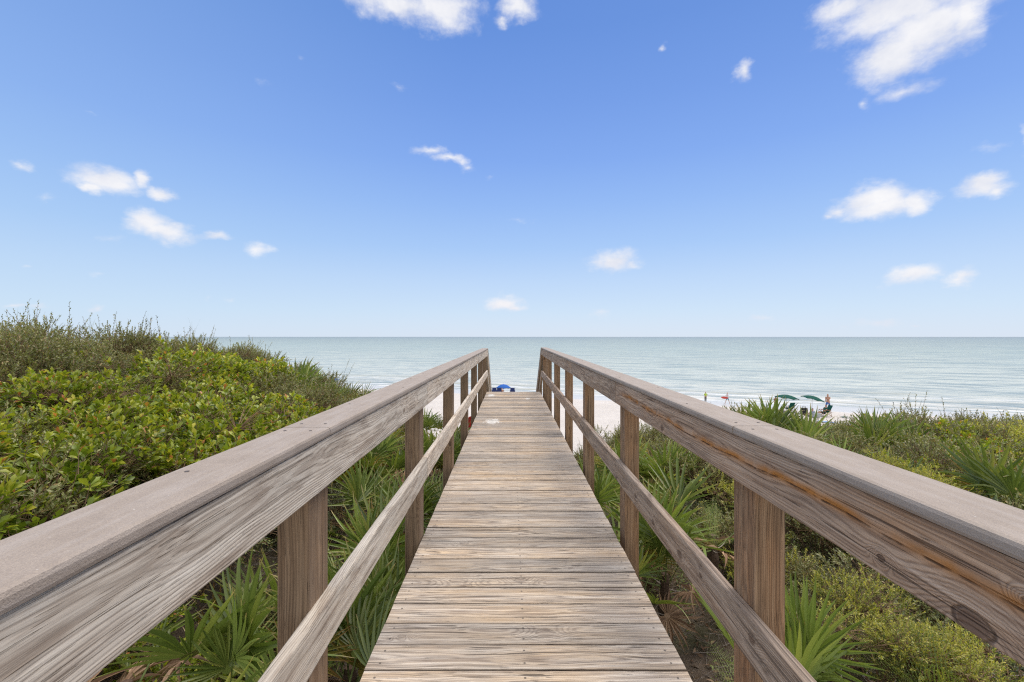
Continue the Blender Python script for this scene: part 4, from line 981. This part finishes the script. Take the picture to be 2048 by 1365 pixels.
# clouds: (px, py, rx, ry) read off the photograph, kept as directions
CL = [(1800, 8, 128, 42, 1), (1850, 55, 98, 58, 1), (1790, 110, 75, 40, 1), (1680, 20, 58, 26, .8), (1930, 30, 45, 50, .9), (1810, 180, 50, 18, .5), (1735, 205, 12, 12, .4), (1493, 138, 17, 15, .75), (1329, 92, 6, 9, .5),
      (790, 8, 80, 28, .85), (880, 18, 62, 34, 1), (1035, 12, 30, 24, .9), (1005, 42, 12, 8, .5), (920, 10, 40, 20, .6),
      (215, 360, 62, 24, 1), (180, 378, 24, 14, .9), (285, 355, 18, 16, .9), (326, 385, 27, 13, .9), (300, 448, 46, 20, 1), (330, 462, 48, 18, 1), (428, 468, 28, 7, .6), (516, 498, 23, 12, .6), (46, 325, 18, 8, .5), (92, 391, 12, 6, .3), (225, 478, 26, 7, .22), (183, 235, 13, 4, .25),
      (862, 300, 30, 9, .6), (900, 318, 30, 10, .65), (930, 335, 16, 10, .5), (990, 353, 9, 4, .2), (797, 172, 13, 6, .22), (600, 105, 9, 5, .2), (532, 168, 12, 5, .15),
      (1750, 398, 62, 26, 1), (1760, 415, 72, 24, 1), (1828, 408, 34, 22, 1), (1680, 418, 28, 14, .7), (1655, 430, 14, 6, .5), (1962, 371, 46, 16, .9), (1975, 382, 30, 10, .7), (2046, 285, 12, 22, .6), (1980, 294, 18, 8, .25),
      (1222, 520, 42, 20, .85), (1265, 526, 22, 9, .5), (1826, 549, 48, 17, .95), (1925, 558, 27, 14, .8), (1008, 608, 32, 14, .9), (1030, 616, 20, 8, .7), (1038, 440, 22, 4, .2), (1200, 627, 18, 6, .3), (1528, 631, 22, 7, .35), (1755, 648, 36, 7, .35), (40, 610, 28, 5, .5), (78, 612, 24, 6, .4), (185, 619, 14, 5, .4), (465, 606, 14, 5, .3), (415, 600, 10, 4, .2), (54, 542, 10, 4, .3), (190, 551, 10, 5, .2), (1830, 652, 12, 3, .3), (1700, 655, 14, 4, .2)]
wn1 = nt.noise(nt.comb(nt.m('MULTIPLY', az, 13.), nt.m('MULTIPLY', el, 20.)), 1., 7., .58, out=1)
wn2 = nt.noise(nt.comb(nt.m('MULTIPLY', az, 34.), nt.m('MULTIPLY', el, 52.)), 1., 6., .62)
wr, wg, wb = nt.xyz(wn1)
azw = nt.m('MULTIPLY_ADD', nt.m('SUBTRACT', wr, .5), .065, az); elw = nt.m('MULTIPLY_ADD', nt.m('SUBTRACT', wg, .5), .05, el)
pv = nt.comb(azw, elw)
acc = None
for (px, py, rx, ry, dens) in CL:
    X_ = (px-VX)/F; Z_ = (VY-py)/F; A0 = math.atan2(X_, 1); E0 = math.atan2(Z_, math.hypot(1, X_))
    ra = rx/F/(1+X_*X_)*1.06; re = ry/F*math.cos(E0)**2/math.hypot(1, X_)*1.12
    q = nt.v('MULTIPLY', nt.v('SUBTRACT', pv, (A0, E0, 0)), (1/ra, 1/re, 0))
    v_ = nt.m('MULTIPLY', nt.m('SUBTRACT', 1.52, nt.v('LENGTH', q)), dens)
    acc = v_ if acc is None else nt.m('MAXIMUM', acc, v_)
cov = nt.m('ADD', acc, nt.m('MULTIPLY', nt.m('SUBTRACT', wn2, .5), 1.0))
cov = nt.rng(cov, .0, 1.2, smooth=True)
cov = nt.m('MULTIPLY', cov, .97)
shade_ = nt.rng(wb, .3, .7, 0., 1.)
ccol = nt.mix(shade_, c10((226, 229, 240)), c10((253, 252, 253)))
low = nt.rng(el, .10, 0.)
ccol = nt.mix(nt.m('MULTIPLY', low, .6), ccol, c10((235, 225, 232)))
col = nt.mix(cov, base, ccol)
# thin bright cloud sheet overhead and behind (outside the picture) that softens the light
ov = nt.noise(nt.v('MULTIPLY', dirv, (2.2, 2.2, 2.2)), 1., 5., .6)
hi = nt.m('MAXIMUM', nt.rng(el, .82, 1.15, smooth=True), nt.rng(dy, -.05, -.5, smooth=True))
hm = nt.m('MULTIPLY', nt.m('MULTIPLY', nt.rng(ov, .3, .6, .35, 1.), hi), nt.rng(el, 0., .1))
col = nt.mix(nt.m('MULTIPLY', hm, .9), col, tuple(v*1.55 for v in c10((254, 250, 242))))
col = nt.mix(nt.rng(dz, -.002, -.02), col, c10((150, 160, 160)))
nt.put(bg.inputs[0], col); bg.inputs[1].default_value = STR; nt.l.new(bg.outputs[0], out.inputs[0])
sun = bpy.data.lights.new('sun', 'SUN'); sun.energy = 3.2; sun.angle = math.radians(50); sun.color = (1., .90, .77)
so = bpy.data.objects.new('sun', sun); COL.objects.link(so)
sv = Vector((math.sin(SUN_AZ)*math.cos(SUN_EL), math.cos(SUN_AZ)*math.cos(SUN_EL), math.sin(SUN_EL)))
so.rotation_euler = sv.to_track_quat('Z', 'Y').to_euler(); so.location = sv*50
# ------------------------------------------------------------------ camera
cam = bpy.data.cameras.new('camera'); co = bpy.data.objects.new('camera', cam); COL.objects.link(co)
cam.sensor_width = 36; cam.lens = F/2048*36; cam.shift_x = (1024-VX)/2048; cam.shift_y = -(682.5-VY)/2048
co.location = (0, 0, CZ); co.rotation_euler = (PI/2, 0, 0); cam.clip_start = .05; cam.clip_end = 100000
sc.camera = co
sc.view_settings.view_transform = 'Standard'; sc.view_settings.look = 'None'; sc.view_settings.exposure = 0
sc.cycles.use_denoising = False; sc.cycles.denoising_prefilter = 'NONE'; sc.cycles.filter_width = 1.2; sc.cycles.max_bounces = 7; sc.cycles.transparent_max_bounces = 6
print('bushes', n_bush)
